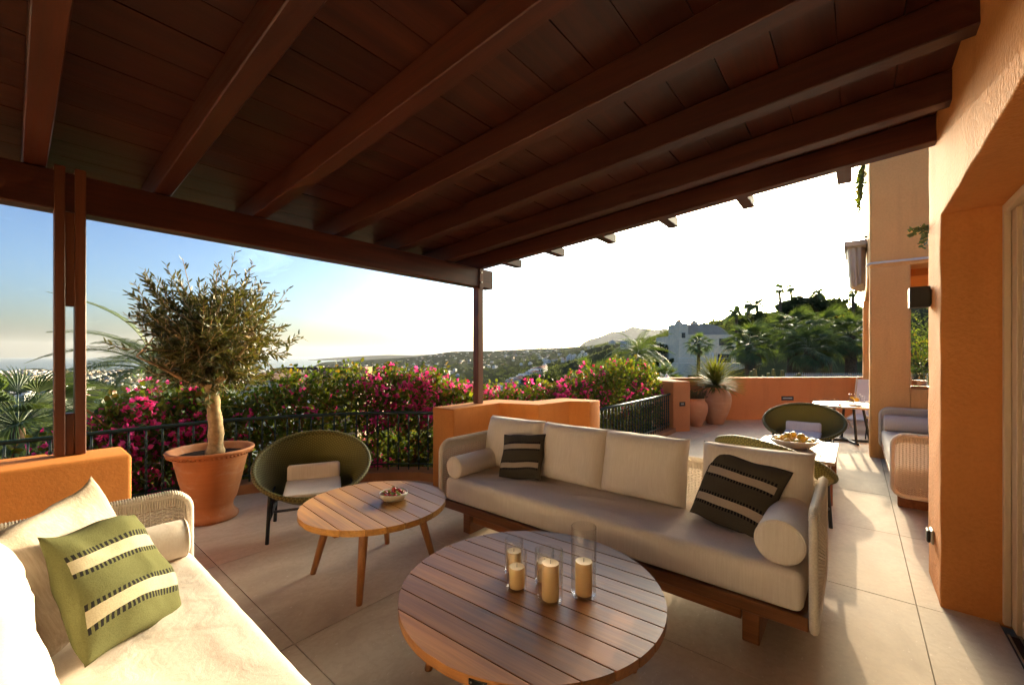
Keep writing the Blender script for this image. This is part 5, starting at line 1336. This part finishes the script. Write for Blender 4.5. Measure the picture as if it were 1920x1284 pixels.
FR_FAN_UP = [fan_frond_mesh('frond', 24, .6, .62, .017, .12, M_PALM, k + 5, 2.0) for k in range(2)]
FR_DRY = [fan_frond_mesh('dry_frond', 18, .7, .7, .022, 1.1, M_PALM_DRY, k + 9) for k in range(2)]
FR_FAR = [fan_frond_mesh('frond', 7, .25, .95 + .25 * k, .075, .55, M_PALM, k + 20, 1.5) for k in range(2)]
FR_DATE_FAR = [feather_frond_mesh('frond', 2.6, 22, .55, 1.0, M_PALM, k + 30, .085) for k in range(2)]
FR_DATE = [feather_frond_mesh('frond', 2.6, 46, .46, 1.0, M_PALM, k) for k in range(3)]
def palm(label, t, d, zc, size, kind='fan', nf=30, trunk=.16, group=None, lo=-.7, dry=0, seed=0, zbase=None, name='palm_tree', crown_tilt=0):
    r = random.Random(seed * 7 + 3); p = at(t, d); zg = ground(t, d) - .3 if zbase is None else zbase
    o = thing(name, label, 'palm tree', (p.x, p.y, zg), 0, group); h = zc - zg
    mb = MB(); n = max(6, int(h / .5)); bx, by = r.uniform(-.02, .02) * h, r.uniform(-.02, .02) * h
    mb.tube([(bx * (1 - (1 - i / n) ** 2), by * (i / n) ** 2, h * i / n) for i in range(n + 1)], [trunk * (1.25 - .3 * i / n + (.06 if i % 2 else 0)) for i in range(n + 1)], 10)
    build('trunk', mb, M_PTRUNK, o, True)
    fr = {'fan': FR_FAN if d < 100 else FR_FAR, 'up': FR_FAN_UP, 'date': FR_DATE if d < 100 else FR_DATE_FAR}[kind]
    for k in range(nf):
        u = (k + .5) / nf; el = math.asin(max(-.95, min(.98, lo + (.97 - lo) * u))); az = k * 2.39996 + r.uniform(-.2, .2)
        d_ = Vector((math.cos(az) * math.cos(el), math.sin(az) * math.cos(el), math.sin(el)))
        f = obj('frond', r.choice(fr), None, o); f.rotation_mode = 'QUATERNION'; f.rotation_quaternion = d_.to_track_quat('X', 'Z') @ Quaternion((1, 0, 0), r.uniform(-.4, .4)); f.location = (bx, by, h); s = size * (r.uniform(.85, 1.1) if d < 100 else r.uniform(.6, 1.15)); f.scale = (s, s, s)
    for k in range(dry):
        az = k * 2.4; el = r.uniform(-1.25, -.8); d_ = Vector((math.cos(az) * math.cos(el), math.sin(az) * math.cos(el), math.sin(el)))
        f = obj('dry_frond', r.choice(FR_DRY), None, o); f.rotation_mode = 'QUATERNION'; f.rotation_quaternion = d_.to_track_quat('X', 'Z'); f.location = (bx, by, h - .15); s = size * r.uniform(.7, .95); f.scale = (s, s, s)
    return o
def leaf_tree(label, t, d, ztop, rad, m=None, n=2600, leaf=None, seed=0, group=None, trunk=.2, flat=1.0, zlow=None, name='tree', zbase=None, clumps=16, cat='tree', droop=0.0):
    r = np.random.default_rng(seed + 100); rr = random.Random(seed + 100); p = at(t, d); zg = ground(t, d) - .3 if zbase is None else zbase
    o = thing(name, label, cat, (p.x, p.y, zg), 0, group); H_ = ztop - zg; cz = H_ - rad * flat
    leaf = leaf or max(.09, d * .0042)
    mb = MB(); tp = Vector((rr.uniform(-.1, .1) * rad, rr.uniform(-.1, .1) * rad, max(.3, cz * .75)))
    mb.tube([(0, 0, 0), tuple(tp * .5 + Vector((.05 * rad, 0, 0))), tuple(tp)], [trunk * 1.3, trunk, trunk * .75], 8)
    C = []
    for k in range(clumps):
        v = Vector((rr.gauss(0, 1), rr.gauss(0, 1), rr.gauss(.1, .9))).normalized(); q = rr.uniform(.35, .80)
        c = Vector((v.x * rad * q, v.y * rad * q, cz + v.z * rad * flat * q)); C.append((c, rad * rr.uniform(.28, .46)))
        mb.tube([tuple(tp), tuple((tp + c) / 2 + Vector((0, 0, -.05 * rad))), tuple(c)], [trunk * .45, trunk * .3, trunk * .12], 5)
    build('trunk', mb, M_TRUNK, o, True)
    P, D = [], []
    per = n // clumps
    for c, cr in C:
        v = r.normal(0, 1, (per, 3)); v /= np.linalg.norm(v, axis=1, keepdims=True); q = r.uniform(.35, 1.05, (per, 1)) ** .6
        pp = np.array(c) + v * q * cr * np.array([1, 1, .72 * flat if flat < 1 else .8]); 
        if droop: pp[:, 2] -= droop * r.uniform(0, 1, per) ** 2 * cr
        P.append(pp); D.append(v * .5 + r.normal(0, .7, (per, 3)) + np.array([0, 0, -.2 - droop]))
    P = np.concatenate(P); D = np.concatenate(D); L = r.uniform(.7, 1.4, len(P)) * leaf
    obj('crown', scatter('crown', P, D, L, L * .6, r.uniform(0, 6.28, len(P)), LEAF4_V, LEAF4_F), m or M_TREE, o)['kind'] = 'stuff'
    return o
# below the railing on the left
palm('yellow green fan palm below the railing at the left edge', -1.19, 9.4, -.05, 1.15, 'fan', 34, .12, None, -.55, 4, 1)
palm('dark arching feather palm behind the olive tree', -.86, 14.5, 1.0, 1.35, 'date', 26, .2, None, -.35, 0, 2)
palm('second feather palm half hidden by the pink bougainvillea', -.80, 11.5, -.7, .8, 'date', 22, .16, None, -.3, 0, 3)
palm('low fan palm under the railing in front of the arching feather palm', -.90, 19, -2.2, 1.5, 'fan', 26, .2, None, -.5, 4, 4)
leaf_tree('lime green shrub with yellow leaves below the left railing', -1.09, 8.2, -.55, .62, M_TREE_Y, 1500, .11, 1, None, .05, 1.2, cat='shrub', name='shrub')
leaf_tree('dark green shrub beside the lime green one', -1.03, 9.0, -.9, .7, M_BOUG, 1500, .10, 2, None, .05, cat='shrub', name='shrub')
leaf_tree('yellow flowered treetop between the twin posts', -1.0, 14, -.55, .9, M_TREE_Y, 1300, .12, 3, None, .08)
leaf_tree('bushy green treetop right of the twin posts', -.95, 24, -3.6, 2.2, M_TREE, 2200, .17, 4)
leaf_tree('broad green treetop left of the twin posts', -1.19, 26, -3.2, 2.6, M_TREE, 2200, .18, 5)
leaf_tree('grey green treetop beyond the left railing', -1.12, 40, -5.5, 3.6, M_LAV, 2200, .25, 6)
leaf_tree('round treetop below the feather palm', -.88, 38, -6.0, 3.6, M_TREE, 2200, .26, 7)
leaf_tree('shrub under the left end of the railing', -1.25, 7.4, -.35, .6, M_TREE, 1500, .09, 8, cat='shrub', name='shrub')
leaf_tree('leafy shrub behind the twin post below the rail', -.98, 8.4, -.75, .7, M_TREE_Y, 1500, .09, 9, cat='shrub', name='shrub')
# beyond the hedge in the middle and right
palm('upright fan palm above the pink hedge right of the corner post', .205, 13.5, .55, .95, 'up', 24, .12, None, -.1, 0, 11)
palm('sunlit palm standing left of the stone house', .30, 34, 1.6, 1.35, 'date', 34, .2, None, -.75, 0, 12)
palm('low spiky palm in front of the dark trees', .36, 17, .55, .72, 'up', 22, .1, None, -.05, 0, 13)
palm('slim palm in front of the stone house', .447, 46, 2.75, 1.12, 'fan', 34, .17, None, -.75, 3, 14)
palm('shaggy fan palm left of the palm grove', .575, 37, 2.6, 1.75, 'fan', 40, .42, None, -.85, 12, 15)
palm('tall shaggy fan palm second in the grove', .675, 40, 3.9, 2.0, 'fan', 42, .45, None, -.85, 10, 16)
palm('tall shaggy fan palm third in the grove', .755, 42, 4.0, 2.0, 'fan', 42, .45, None, -.85, 10, 17)
palm('shaggy fan palm at the pillar end of the grove', .815, 39, 3.4, 1.9, 'fan', 40, .42, None, -.85, 8, 18)
palm('drooping palm between the middle grove palms', .715, 36, 2.2, 1.7, 'fan', 36, .4, None, -.9, 10, 19)
palm('tall thin skyline palm, taller of a close pair', .645, 140, 24.0, 2.6, 'fan', 24, .42, None, -.8, 0, 20)
palm('tall thin skyline palm just behind its twin', .672, 150, 26.0, 2.5, 'fan', 24, .42, None, -.8, 0, 21)
palm('feather palm on the skyline right of the umbrella pine', .733, 140, 22.5, 1.7, 'date', 24, .4, None, -.4, 0, 22)
palm('feather palm on the skyline above the grove', .590, 130, 17.5, 1.8, 'date', 24, .4, None, -.4, 0, 23)
palm('round topped skyline palm at the left of the hill', .568, 132, 18.0, 2.2, 'fan', 24, .42, None, -.8, 0, 24)
palm('leaning feather palm at the foot of the skyline trees', .540, 120, 13.5, 1.8, 'date', 22, .4, None, -.3, 0, 25)
palm('skyline palm near the loggia awning', .82, 135, 22, 2.2, 'fan', 24, .42, None, -.8, 0, 26)
leaf_tree('umbrella pine on the skyline between the palms', .695, 142, 22.5, 7.5, M_TREE, 5200, 1.0, 21, None, .5, .55)
leaf_tree('large dark tree on the skyline near the loggia', .775, 145, 23.5, 8.5, M_TREE, 6000, 1.0, 22, None, .5, .8)
leaf_tree('dark rounded tree below the left skyline palms', .575, 128, 15.5, 7.0, M_TREE, 5000, .85, 23, None, .5, .8)
leaf_tree('dark tree under the skyline feather palm', .62, 125, 14.5, 6.5, M_TREE, 5000, .85, 24, None, .5, .8)
leaf_tree('dark tree filling the gap behind the grove', .70, 110, 14.0, 7.5, M_TREE, 5000, .8, 25, None, .5, .9)
leaf_tree('bright green tree behind the grove near the pillar', .80, 75, 10.5, 4.8, M_BOUG, 3200, .36, 26, None, .4, .9)
leaf_tree('dark tree behind the stone house roof', .52, 105, 8.0, 5.5, M_TREE, 2800, .5, 27, None, .4, .9)
leaf_tree('tall dark tree against the left side of the stone house', .392, 92, 8.4, 4.6, M_TREE, 3600, .38, 28, None, .4, 1.15)
leaf_tree('broad dark tree left of the stone house', .350, 88, 5.6, 4.8, M_TREE, 3600, .36, 29, None, .4, .9)
leaf_tree('lower dark tree at the edge of the valley', .315, 95, 3.6, 4.6, M_TREE, 3000, .38, 30, None, .4, .9)
leaf_tree('weeping green tree seen through the loggia opening', .99, 30, 5.2, 3.6, M_BOUG, 4200, .17, 31, None, .25, 1.1, droop=1.2)
leaf_tree('dark tree behind the weeping one', 1.02, 42, 7.5, 4.5, M_TREE, 3000, .24, 32, None, .3, 1.0)
leaf_tree('low bush under the weeping tree', .985, 22, .9, 1.0, M_TREE, 1600, .12, 33, cat='shrub', name='shrub')
for k, (t, d, zt, rad, lab) in enumerate([(.045, 300, -9, 9, 'round dark pine beside the white village'), (.095, 290, -8, 9.5, 'middle pine of the dark clump by the white village'), (.13, 310, -9.5, 9, 'right hand pine of the dark clump by the white village'), (.08, 270, -13, 8, 'front pine of the dark clump by the white village')]):
    leaf_tree(lab, t, d, zt, rad, M_TREE, 3000, 1.0, 40 + k, None, .5, .8)
# cacti beyond the far parapet
cg = random.Random(8)
def cactus(label, t, d, ztop, n, seed):
    r = random.Random(seed); p = at(t, d); zg = ground(t, d) - .1; o = thing('cactus', label, 'cactus', (p.x, p.y, zg)); h = ztop - zg
    for k in range(n):
        a = 2 * math.pi * k / n + r.uniform(-.3, .3); rr_ = r.uniform(.25, .55) if k else 0; hh = h * r.uniform(.78, 1.0); mb = MB(); P = []
        for i in range(10):
            f = i / 9; s = min(1, f * 3); P.append((rr_ * s * math.cos(a), rr_ * s * math.sin(a), hh * f))
        nn = 10; w = r.uniform(.10, .14); mb.tube(P, [w * (1 if i < 8 else (.85 if i == 8 else .4)) for i in range(10)], 12)
        mb.v = [tuple(Vector(q) + Vector((math.cos(j % 12 * math.pi / 6), math.sin(j % 12 * math.pi / 6), 0)) * (.022 if j % 2 else -.022)) for j, q in enumerate(mb.v)]
        build('cactus_column', mb, M_CACTUS, o, 60)
    return o
cactus('green candelabra cactus nearest the spiky plant', .575, 19, .98, 7, 1)
cactus('middle green candelabra cactus beyond the parapet', .628, 19.5, .95, 8, 2)
cactus('right hand green candelabra cactus beyond the parapet', .685, 19, .85, 7, 3)
cactus('small green cactus between the candelabra cacti', .655, 21, .70, 5, 4)

# ------------------------------------------------------------------ stone house across the garden
M_VAULT = m_plain('vault_lead', (.40, .34, .27), .7, .3, 0, .15, 1, 0)
HB = at(.47, 80); hz = -4.6
sh = thing('stone_house', 'pale limestone house with curved vault roofs and a terrace', 'house', (HB.x, HB.y, hz), HEAD - R(90))
# local frame: x to the right, y away, z up from hz; local x of image column c is (c-960)/780*80 - 37.6
def sb(name, mb, m, smooth=False): return build(name, mb, m, sh, smooth)
sb('main_block', MB().box(-5.0, 5.6, .12, 14, 0, 10.3), M_LIMESTONE)
sb('stair_tower', MB().box(-5.65, -3.9, -.35, 5, 0, 12.4), M_LIMESTONE)
rgp = random.Random(2); pm = {}
for (x0, x1, z0, z1, yy) in ((-3.88, 5.6, 4.9, 10.3, .0), (-5.65, -3.9, 4.9, 12.2, -.47)):
    nx_, nz_ = max(2, int(round((x1 - x0) / 1.55))), max(3, int(round((z1 - z0) / .78)))
    w_, h_ = (x1 - x0) / nx_, (z1 - z0) / nz_; key = (round(w_, 3), round(h_, 3))
    if key not in pm: pm[key] = MB().cbox(.012, w_ - .012, 0, .11, .012, h_ - .012, .006).mesh('stone_panel'); pm[key].materials.append(M_LIMESTONE)
    for i in range(nx_):
        for j in range(nz_):
            xx, zz_ = x0 + i * w_, z0 + j * h_
            if yy == 0 and xx + w_ > 1.9 and xx < 4.6 and zz_ < 6.6: continue
            obj('stone_panel', pm[key], None, sh, (xx, yy + rgp.uniform(-.012, .012), zz_))
op = sb('garage_shade', MB().box(2.0, 4.5, .02, .10, 4.9, 6.55), M_WIN)  # flat dark sheet painting the shade inside the open garage
wnd = sb('window', MB().cbox(-3.2, .3, -.06, -.005, 6.2, 6.85, .02), M_WHITEPL); build('pane', MB().box(-3.1, .2, -.075, -.061, 6.28, 6.77), M_CONCRETE, wnd)
for xw, zw, ww, hw in ((-2.6, 8.1, 1.0, 1.2), (2.2, 8.2, 2.4, 1.3), (-5.2, 9.6, .7, 1.0)):
    yb_ = -.47 if xw < -4 else 0
    wn = sb('window', MB().cbox(xw - .12, xw + ww + .12, yb_ - .07, yb_ - .015, zw - .12, zw + hw + .12, .02), M_LIMESTONE); build('pane', MB().box(xw, xw + ww, yb_ - .085, yb_ - .071, zw, zw + hw), M_WIN, wn)
post = sb('column', MB().box(.75, 1.05, -.3, -.02, 4.9, 6.8), M_WHITEPL)
for (xc, ra, y0, y1, zc) in ((0.6, 4.4, .3, 9, 9.0),):
    mb = MB(); P = []
    n_ = 24
    pr = [(-4.4, 10.31), (-4.4, 12.2), (-1.0, 12.35), (1.0, 12.28), (2.4, 11.9), (3.4, 11.3), (4.1, 10.75), (4.4, 10.31)]
    mb.v = [(x, .5, z) for x, z in pr] + [(x, 8, z) for x, z in pr]; k = len(pr)
    mb.f = [tuple(range(k - 1, -1, -1)), tuple(range(k, 2 * k))] + [(i, (i + 1) % k, k + (i + 1) % k, k + i) for i in range(k)]
    mb.f = [f[::-1] for f in mb.f]; sb('vault_roof', mb, M_VAULT)
mb = MB(); pr = [(1.2, 10.31), (1.4, 11.6), (2.6, 12.0), (3.6, 11.95), (4.8, 11.5), (5.6, 10.8), (5.75, 10.31)]
mb.v = [(x, 8.2, z) for x, z in pr] + [(x, 13, z) for x, z in pr]; k = len(pr); mb.f = [tuple(range(k - 1, -1, -1))[::-1], tuple(range(k, 2 * k))[::-1]] + [(i, (i + 1) % k, k + (i + 1) % k, k + i)[::-1] for i in range(k)]
sb('vault_roof', mb, M_VAULT)
for x, z in ((-5.2, 12.4), (-2.2, 12.3)):
    c = sb('chimney', MB().box(x - .45, x + .55, .5, 1.5, z, z + .45), M_LIMESTONE)
    build('chimney_cap', MB().cbox(x - .25, x + .35, .7, 1.3, z + .451, z + .75, .03), M_TERRA, c)
sb('terrace_slab', MB().box(-9.2, 5.0, -9, .1, 2.2, 4.88).box(5.001, 9.0, -6, .1, 1.0, 4.6), M_LIMESTONE)
sb('recess_shade', MB().box(-7.6, -4.2, -9.06, -9.01, 1.2, 2.9), M_WIN)  # flat dark sheet on the slab front, painted shade of a recess
gr = sb('glass_balustrade', MB().box(-9.1, 4.9, -8.9, -8.88, 4.881, 5.75), M_GLASS)
build('handrail', MB().cbox(-9.15, 4.95, -8.93, -8.85, 5.751, 5.81, .01), M_WHITEPL, gr)
for x in (-9.1, -4.6, 0, 4.85): build('rail_post', MB().box(x - .03, x + .03, -8.875, -8.84, 4.881, 5.75), M_STEEL, gr)
leaf_tree('planter bush on the stone house terrace', .383, 74, 1.15, .5, M_TREE, 500, .2, 50, None, .05, zbase=.25, cat='shrub', name='shrub')

# neighbouring tiled roof and white gable beyond the hedge
M_CREAM_D = m_plain('aged_cream_render', (.34, .27, .19), .9, .1, 0, .15, 2, 0)
nb = at(-.555, 20); nh = thing('tiled_house', 'neighbouring house with a dark tiled roof just above the hedge', 'house', (nb.x, nb.y, -2.6), HEAD - R(90))
# local z offset: world z = local - 2.6 ; roof ridge at world .75
build('wall', MB().box(-1.4, 3.6, .2, 6, 0, 2.6).add([(-1.4, .2, 2.6), (-1.4, 6, 2.6), (-1.4, 3.1, 3.35)], [(0, 2, 1)]), M_CREAM_D, nh)
build('roof_deck', MB().add([(-1.55, -.1, 2.42), (3.75, -.1, 2.42), (3.75, 3.1, 3.36), (-1.55, 3.1, 3.36), (-1.55, 6.3, 2.42), (3.75, 6.3, 2.42)], [(0, 1, 2, 3), (3, 2, 5, 4)]), M_ROOFTILE, nh)
tm_ = MB(); L_ = math.hypot(3.2, .94); nseg = 8
for i in range(nseg):
    z0, z1 = L_ * i / nseg, L_ * (i + 1) / nseg + .03; r0, r1 = .085, .07
    P = []
    for q, (yy, rr_) in enumerate(((z0, r0), (z1, r1))):
        for k in range(6):
            a = math.pi * k / 5; P.append((rr_ * math.cos(a), yy, rr_ * math.sin(a) + .012 * (1 - q)))
    tm_.add(P, [(k, k + 1, 7 + k, 6 + k) for k in range(5)])
tme = tm_.mesh('tile_row', False); tme.materials.append(M_ROOFTILE)
for i in range(27):
    obj('tile_row', tme, None, nh, (-1.45 + i * .2, -.1, 2.435), (math.atan2(.94, 3.2), 0, 0))
mb = MB(); mb.tube([(-1.6, 3.1, 3.40), (3.8, 3.1, 3.40)], .10, 8); build('ridge', mb, M_ROOFTILE, nh, True)
build('ochre_chimney', MB().cbox(2.85, 3.75, 1.0, 1.9, 2.7, 3.55, .02), m_plain('ochre_render', (.50, .33, .12), .9, .1), nh)
nb2 = at(-.60, 17.5); wh = thing('white_gable_house', 'small white gabled house end behind the olive tree', 'house', (nb2.x, nb2.y, -3), HEAD - R(90))
build('wall', MB().prism([(0, 0), (1, 0), (1, 1), (0, 1)], 0, 0.01).__class__().add([(-1.3, 0, 0), (1.1, 0, 0), (1.1, 0, 3.15), (0, 0, 3.62), (-1.3, 0, 3.0), (-1.3, 3, 0), (1.1, 3, 0), (1.1, 3, 3.15), (0, 3, 3.62), (-1.3, 3, 3.0)], [(0, 1, 2, 3, 4), (9, 8, 7, 6, 5), (0, 5, 6, 1), (1, 6, 7, 2), (2, 7, 8, 3), (3, 8, 9, 4), (4, 9, 5, 0)]), M_RENDER_W, wh)
build('roof', MB().add([(-1.4, -.06, 2.98), (0, -.06, 3.66), (1.2, -.06, 3.14), (-1.4, 3.06, 2.98), (0, 3.06, 3.66), (1.2, 3.06, 3.14), (-1.4, -.06, 3.08), (0, -.06, 3.76), (1.2, -.06, 3.24), (-1.4, 3.06, 3.08), (0, 3.06, 3.76), (1.2, 3.06, 3.24)], [(0, 1, 4, 3), (1, 2, 5, 4), (6, 9, 10, 7), (7, 10, 11, 8), (0, 6, 7, 1), (1, 7, 8, 2), (0, 3, 9, 6), (2, 8, 11, 5), (3, 4, 10, 9), (4, 5, 11, 10)]), M_ROOFTILE, wh)
# garden lamp over the hedge end, grey fence behind the grove
lp = at(.372, 14); o = thing('garden_lamp', 'white topped garden lamp beside the orange pier', 'lamp', (lp.x, lp.y, ground(.372, 14)))
zz_ = .62 - ground(.372, 14)
mb = MB(); mb.tube([(0, 0, 0), (0, 0, zz_)], .03, 8); build('lamp_post', mb, M_BLACK, o)
mb = MB(); mb.lathe([(0, zz_ + .30), (.03, zz_ + .28), (.05, zz_ + .2), (.20, zz_ + .05), (.22, zz_), (0, zz_)], 16); build('lamp_hood', mb, M_WHITEPL, o, 40)
fp = at(.80, 30); fn = thing('picket_fence', 'grey bar fence behind the trunks of the palm grove', 'fence', (fp.x, fp.y, -2.6), HEAD - R(90))
pk = MB().box(-.025, .025, -.012, .012, 0, 2.9).mesh('picket'); pk.materials.append(M_CONCRETE)
for i in range(46): obj('picket', pk, None, fn, (-4.4 + i * .15, 0, 0))
for z in (.5, 2.7): build('fence_rail', MB().box(-4.5, 2.5, .013, .05, z, z + .06), M_CONCRETE, fn)
lw = at(1.0, 20)
gl = np.random.default_rng(3); P = np.array([tuple(at(1.0 + gl.uniform(-.12, .12), d, 0)) for d in gl.uniform(12, 28, 5000)]); 
P[:, 2] = -.05 + np.random.default_rng(4).uniform(0, .02, 5000)
mb = MB(); q = [at(.86, 11.5), at(1.2, 11.5), at(1.2, 30), at(.86, 30)]
LAWN = m_plain('lawn_green', (.05, .075, .02), .95, .1, 0, .3, 2, 0.2)
struct(build('lawn', MB().prism([(p.x, p.y) for p in q], -2.5, -.05), LAWN))
stuff(obj('grass', scatter('grass', P, np.random.default_rng(5).normal(0, .35, (5000, 3)) + np.array([0, 0, 1]), .16, .05, np.zeros(5000), LEAF4_V, LEAF4_F), M_BOUG))

# ------------------------------------------------------------------ far houses
def house_mesh(w, l, h, floors, roof, wall=None, seed=0):
    r = random.Random(seed); mb = MB(); mi = []
    def add(f, k):
        n0 = len(mb.f); f(); mi.extend([k] * (len(mb.f) - n0))
    add(lambda: mb.box(-w / 2, w / 2, -l / 2, l / 2, -6, h), 0)
    add(lambda: mb.box(-w / 2 - .2, w / 2 + .2, -l / 2 - .2, l / 2 + .2, h + .001, h + .35), 0)
    if roof:
        add(lambda: mb.add([(-w / 2 - .5, -l / 2 - .5, h + .352), (w / 2 + .5, -l / 2 - .5, h + .352), (w / 2 + .5, l / 2 + .5, h + .352), (-w / 2 - .5, l / 2 + .5, h + .352), (-w / 4, 0, h + 2.0), (w / 4, 0, h + 2.0)], [(0, 1, 5, 4), (1, 2, 5), (2, 3, 4, 5), (3, 0, 4)]), 2)
    else:
        add(lambda: mb.box(-w * .3, w * .1, -l * .3, l * .25, h + .352, h + 2.6), 0)
    for s in range(4):
        W = w if s % 2 == 0 else l
        for fl in range(floors):
            k = max(2, int(W / 3.2))
            for i in range(k):
                u = -W / 2 + (i + .5) * W / k; z = fl * h / floors + .9; ww = r.choice((.55, .8, 1.1))
                e = .04
                if s == 0: a = (u - ww, u + ww, -l / 2 - e, -l / 2 - .005)
                elif s == 1: a = (w / 2 + .005, w / 2 + e, u - ww, u + ww)
                elif s == 2: a = (u - ww, u + ww, l / 2 + .005, l / 2 + e)
                else: a = (-w / 2 - e, -w / 2 - .005, u - ww, u + ww)
                add(lambda: mb.box(*a, z, z + 1.5), 1)
    me = mb.mesh('far_house'); 
    for q in (wall or M_RENDER_W, M_WIN, M_ROOFRED): me.materials.append(q)
    for p, k in zip(me.polygons, mi): p.material_index = k
    return me
M_CREAM_W = m_plain('cream_render', (.56, .48, .37), .9, .1, 0, .05, 1, 0)
HM = [house_mesh(12, 9, 6.2, 2, False, None, 1), house_mesh(16, 10, 6.5, 2, True, None, 2), house_mesh(10, 8, 3.6, 1, True, None, 3), house_mesh(22, 12, 9.5, 3, False, None, 4), house_mesh(30, 13, 12.5, 4, False, M_CREAM_W, 5), house_mesh(14, 9, 6.4, 2, True, M_CREAM_W, 6)]
HL = ['white flat roofed house in the far valley', 'white two storey house with red roof in the far valley', 'small white house with red roof in the far valley', 'long white flat roofed block in the far town', 'cream four storey block in the far town', 'cream two storey house with red roof in the far valley']
HG = ['flat roofed white houses far off', 'white red roofed houses far off', 'small white red roofed houses far off', 'white blocks of the far town', 'cream blocks of the far town', 'cream red roofed houses far off']
hr = random.Random(77); places = []
def free(t, d, gap):
    p = at(t, d)
    for q in places:
        if abs(q[0] - p.x) < gap and abs(q[1] - p.y) < gap: return False
    places.append((p.x, p.y)); return True
spotsH = []
for k in range(30):                                             # white village in the valley
    for _ in range(30):
        t, d = hr.uniform(-.042, .075), hr.uniform(430, 560)
        if free(t, d, 11): spotsH.append((t, d, hr.choice((0, 0, 2, 1)), 1.0)); break
for k in range(150):
    for _ in range(20):
        t = hr.uniform(-1.28, -.62) if k % 3 else hr.uniform(-.5, .2); d = hr.uniform(700, 1700) if k % 3 else hr.uniform(900, 2300)
        if free(t, d, 26): spotsH.append((t, d, hr.choice((0, 1, 2, 0, 5, 3)), 1.0)); break
for t, d in ((.135, 1150), (.15, 1180), (.125, 1120), (.24, 1250), (.12, 1400), (.10, 1350), (.17, 1300), (.28, 640)):
    if free(t, d, 16): spotsH.append((t, d, hr.choice((0, 1, 3)), 1.0))
for t, d, k, s in spotsH:
    p = at(t, d); o = obj('far_house', HM[k], None, None, (p.x, p.y, ground(t, d)), (0, 0, HEAD + hr.uniform(-.6, .6)))
    tag(o, HL[k], 'house', HG[k])
# the rest of the town runs to the coast as one mass
TV, TF = [], []
for k in range(1300):
    if k % 4: t, d = hr.uniform(-1.3, -.30), 1500 + 2000 * hr.random() ** .7
    else: t, d = hr.uniform(-.62, .12), hr.uniform(1800, 4600)
    if d > 3450 and t < -.5: continue
    p = at(t, d); z = ground(t, d); a = HEAD + hr.uniform(-.5, .5); w, l, h = hr.uniform(5, 15), hr.uniform(5, 9), hr.choice((3.5, 6, 7, 9, 13))
    if z < -119: continue
    ca, sa = math.cos(a), math.sin(a); b = len(TV)
    for zz_ in (z - 5, z + h):
        for sx, sy in ((-1, -1), (1, -1), (1, 1), (-1, 1)): TV.append((p.x + sx * w * ca - sy * l * sa, p.y + sx * w * sa + sy * l * ca, zz_))
    TF += [(b + 4, b + 5, b + 6, b + 7), (b, b + 1, b + 5, b + 4), (b + 1, b + 2, b + 6, b + 5), (b + 2, b + 3, b + 7, b + 6), (b + 3, b, b + 4, b + 7)]
def m_town():
    m, n, b = mat('far_town_render'); g = N(n, 'ShaderNodeNewGeometry')
    n.links.new(ramp(n, g.outputs['Random Per Island'], [(0, (.36, .34, .31)), (.6, (.52, .50, .47)), (.8, (.42, .34, .25)), (1, (.30, .18, .11))]), b.inputs['Base Color']); setb(b, rough=.9, spec=.1); return m
stuff(obj('far_town', np_mesh('far_town', TV, np.array(TF)), m_town()))
# woodland and scrub between the houses
wr = np.random.default_rng(9); P, D, L = [], [], []
def clump(p, r, n, leaf):
    v = wr.normal(0, 1, (n, 3)); v /= np.linalg.norm(v, axis=1, keepdims=True)
    P.append(np.array(p) + v * r * wr.uniform(.5, 1.0, (n, 1)) * np.array([1, 1, .75]) + np.array([0, 0, r * .6])); D.append(v * .6 + wr.normal(0, .6, (n, 3))); L.append(wr.uniform(.7, 1.3, n) * leaf)
for k in range(7600):
    u = hr.random()
    if k % 5 < 3: t, d = hr.uniform(-1.9, .3), math.exp(hr.uniform(math.log(55), math.log(3600)))
    else: t, d = hr.uniform(-.35, .62), math.exp(hr.uniform(math.log(90), math.log(5200)))
    p = at(t, d)
    if any(abs(q[0] - p.x) < 9 and abs(q[1] - p.y) < 9 for q in places): continue
    nv = noise.noise(Vector((p.x, p.y, 5)) / 90)
    if nv < -.18 and d > 120: continue
    z = ground(t, d)
    if z < -119: continue
    r = hr.uniform(1.3, 3.2) * (1 + d / 1500) * (1.0 if d > 100 else .7)
    if .12 < t < .30 and 330 < d < 620: r *= .35
    clump((p.x, p.y, z), r, 26 if d > 400 else (60 if d > 150 else 150), max(.25, r * .42 if d > 400 else r * .26))
P = np.concatenate(P); D = np.concatenate(D); L = np.concatenate(L)
stuff(obj('woodland', scatter('woodland', P, D, L, L * .8, wr.uniform(0, 6.28, len(P)), LEAF4_V, LEAF4_F), M_TREE))
# ------------------------------------------------------------------ the air
hm = bpy.data.materials.new('haze'); hm.use_nodes = True; hn = hm.node_tree; hn.nodes.clear()
ho = N(hn, 'ShaderNodeOutputMaterial'); hv_ = N(hn, 'ShaderNodeVolumePrincipled')
hv_.inputs['Color'].default_value = (0.90, 0.94, 1.0, 1); hv_.inputs['Density'].default_value = 9e-6; hv_.inputs['Anisotropy'].default_value = 0.30
hn.links.new(hv_.outputs[0], ho.inputs['Volume'])
stuff(build('haze', MB().box(-59000, 59000, -59000, 59000, -134, 1300), hm))
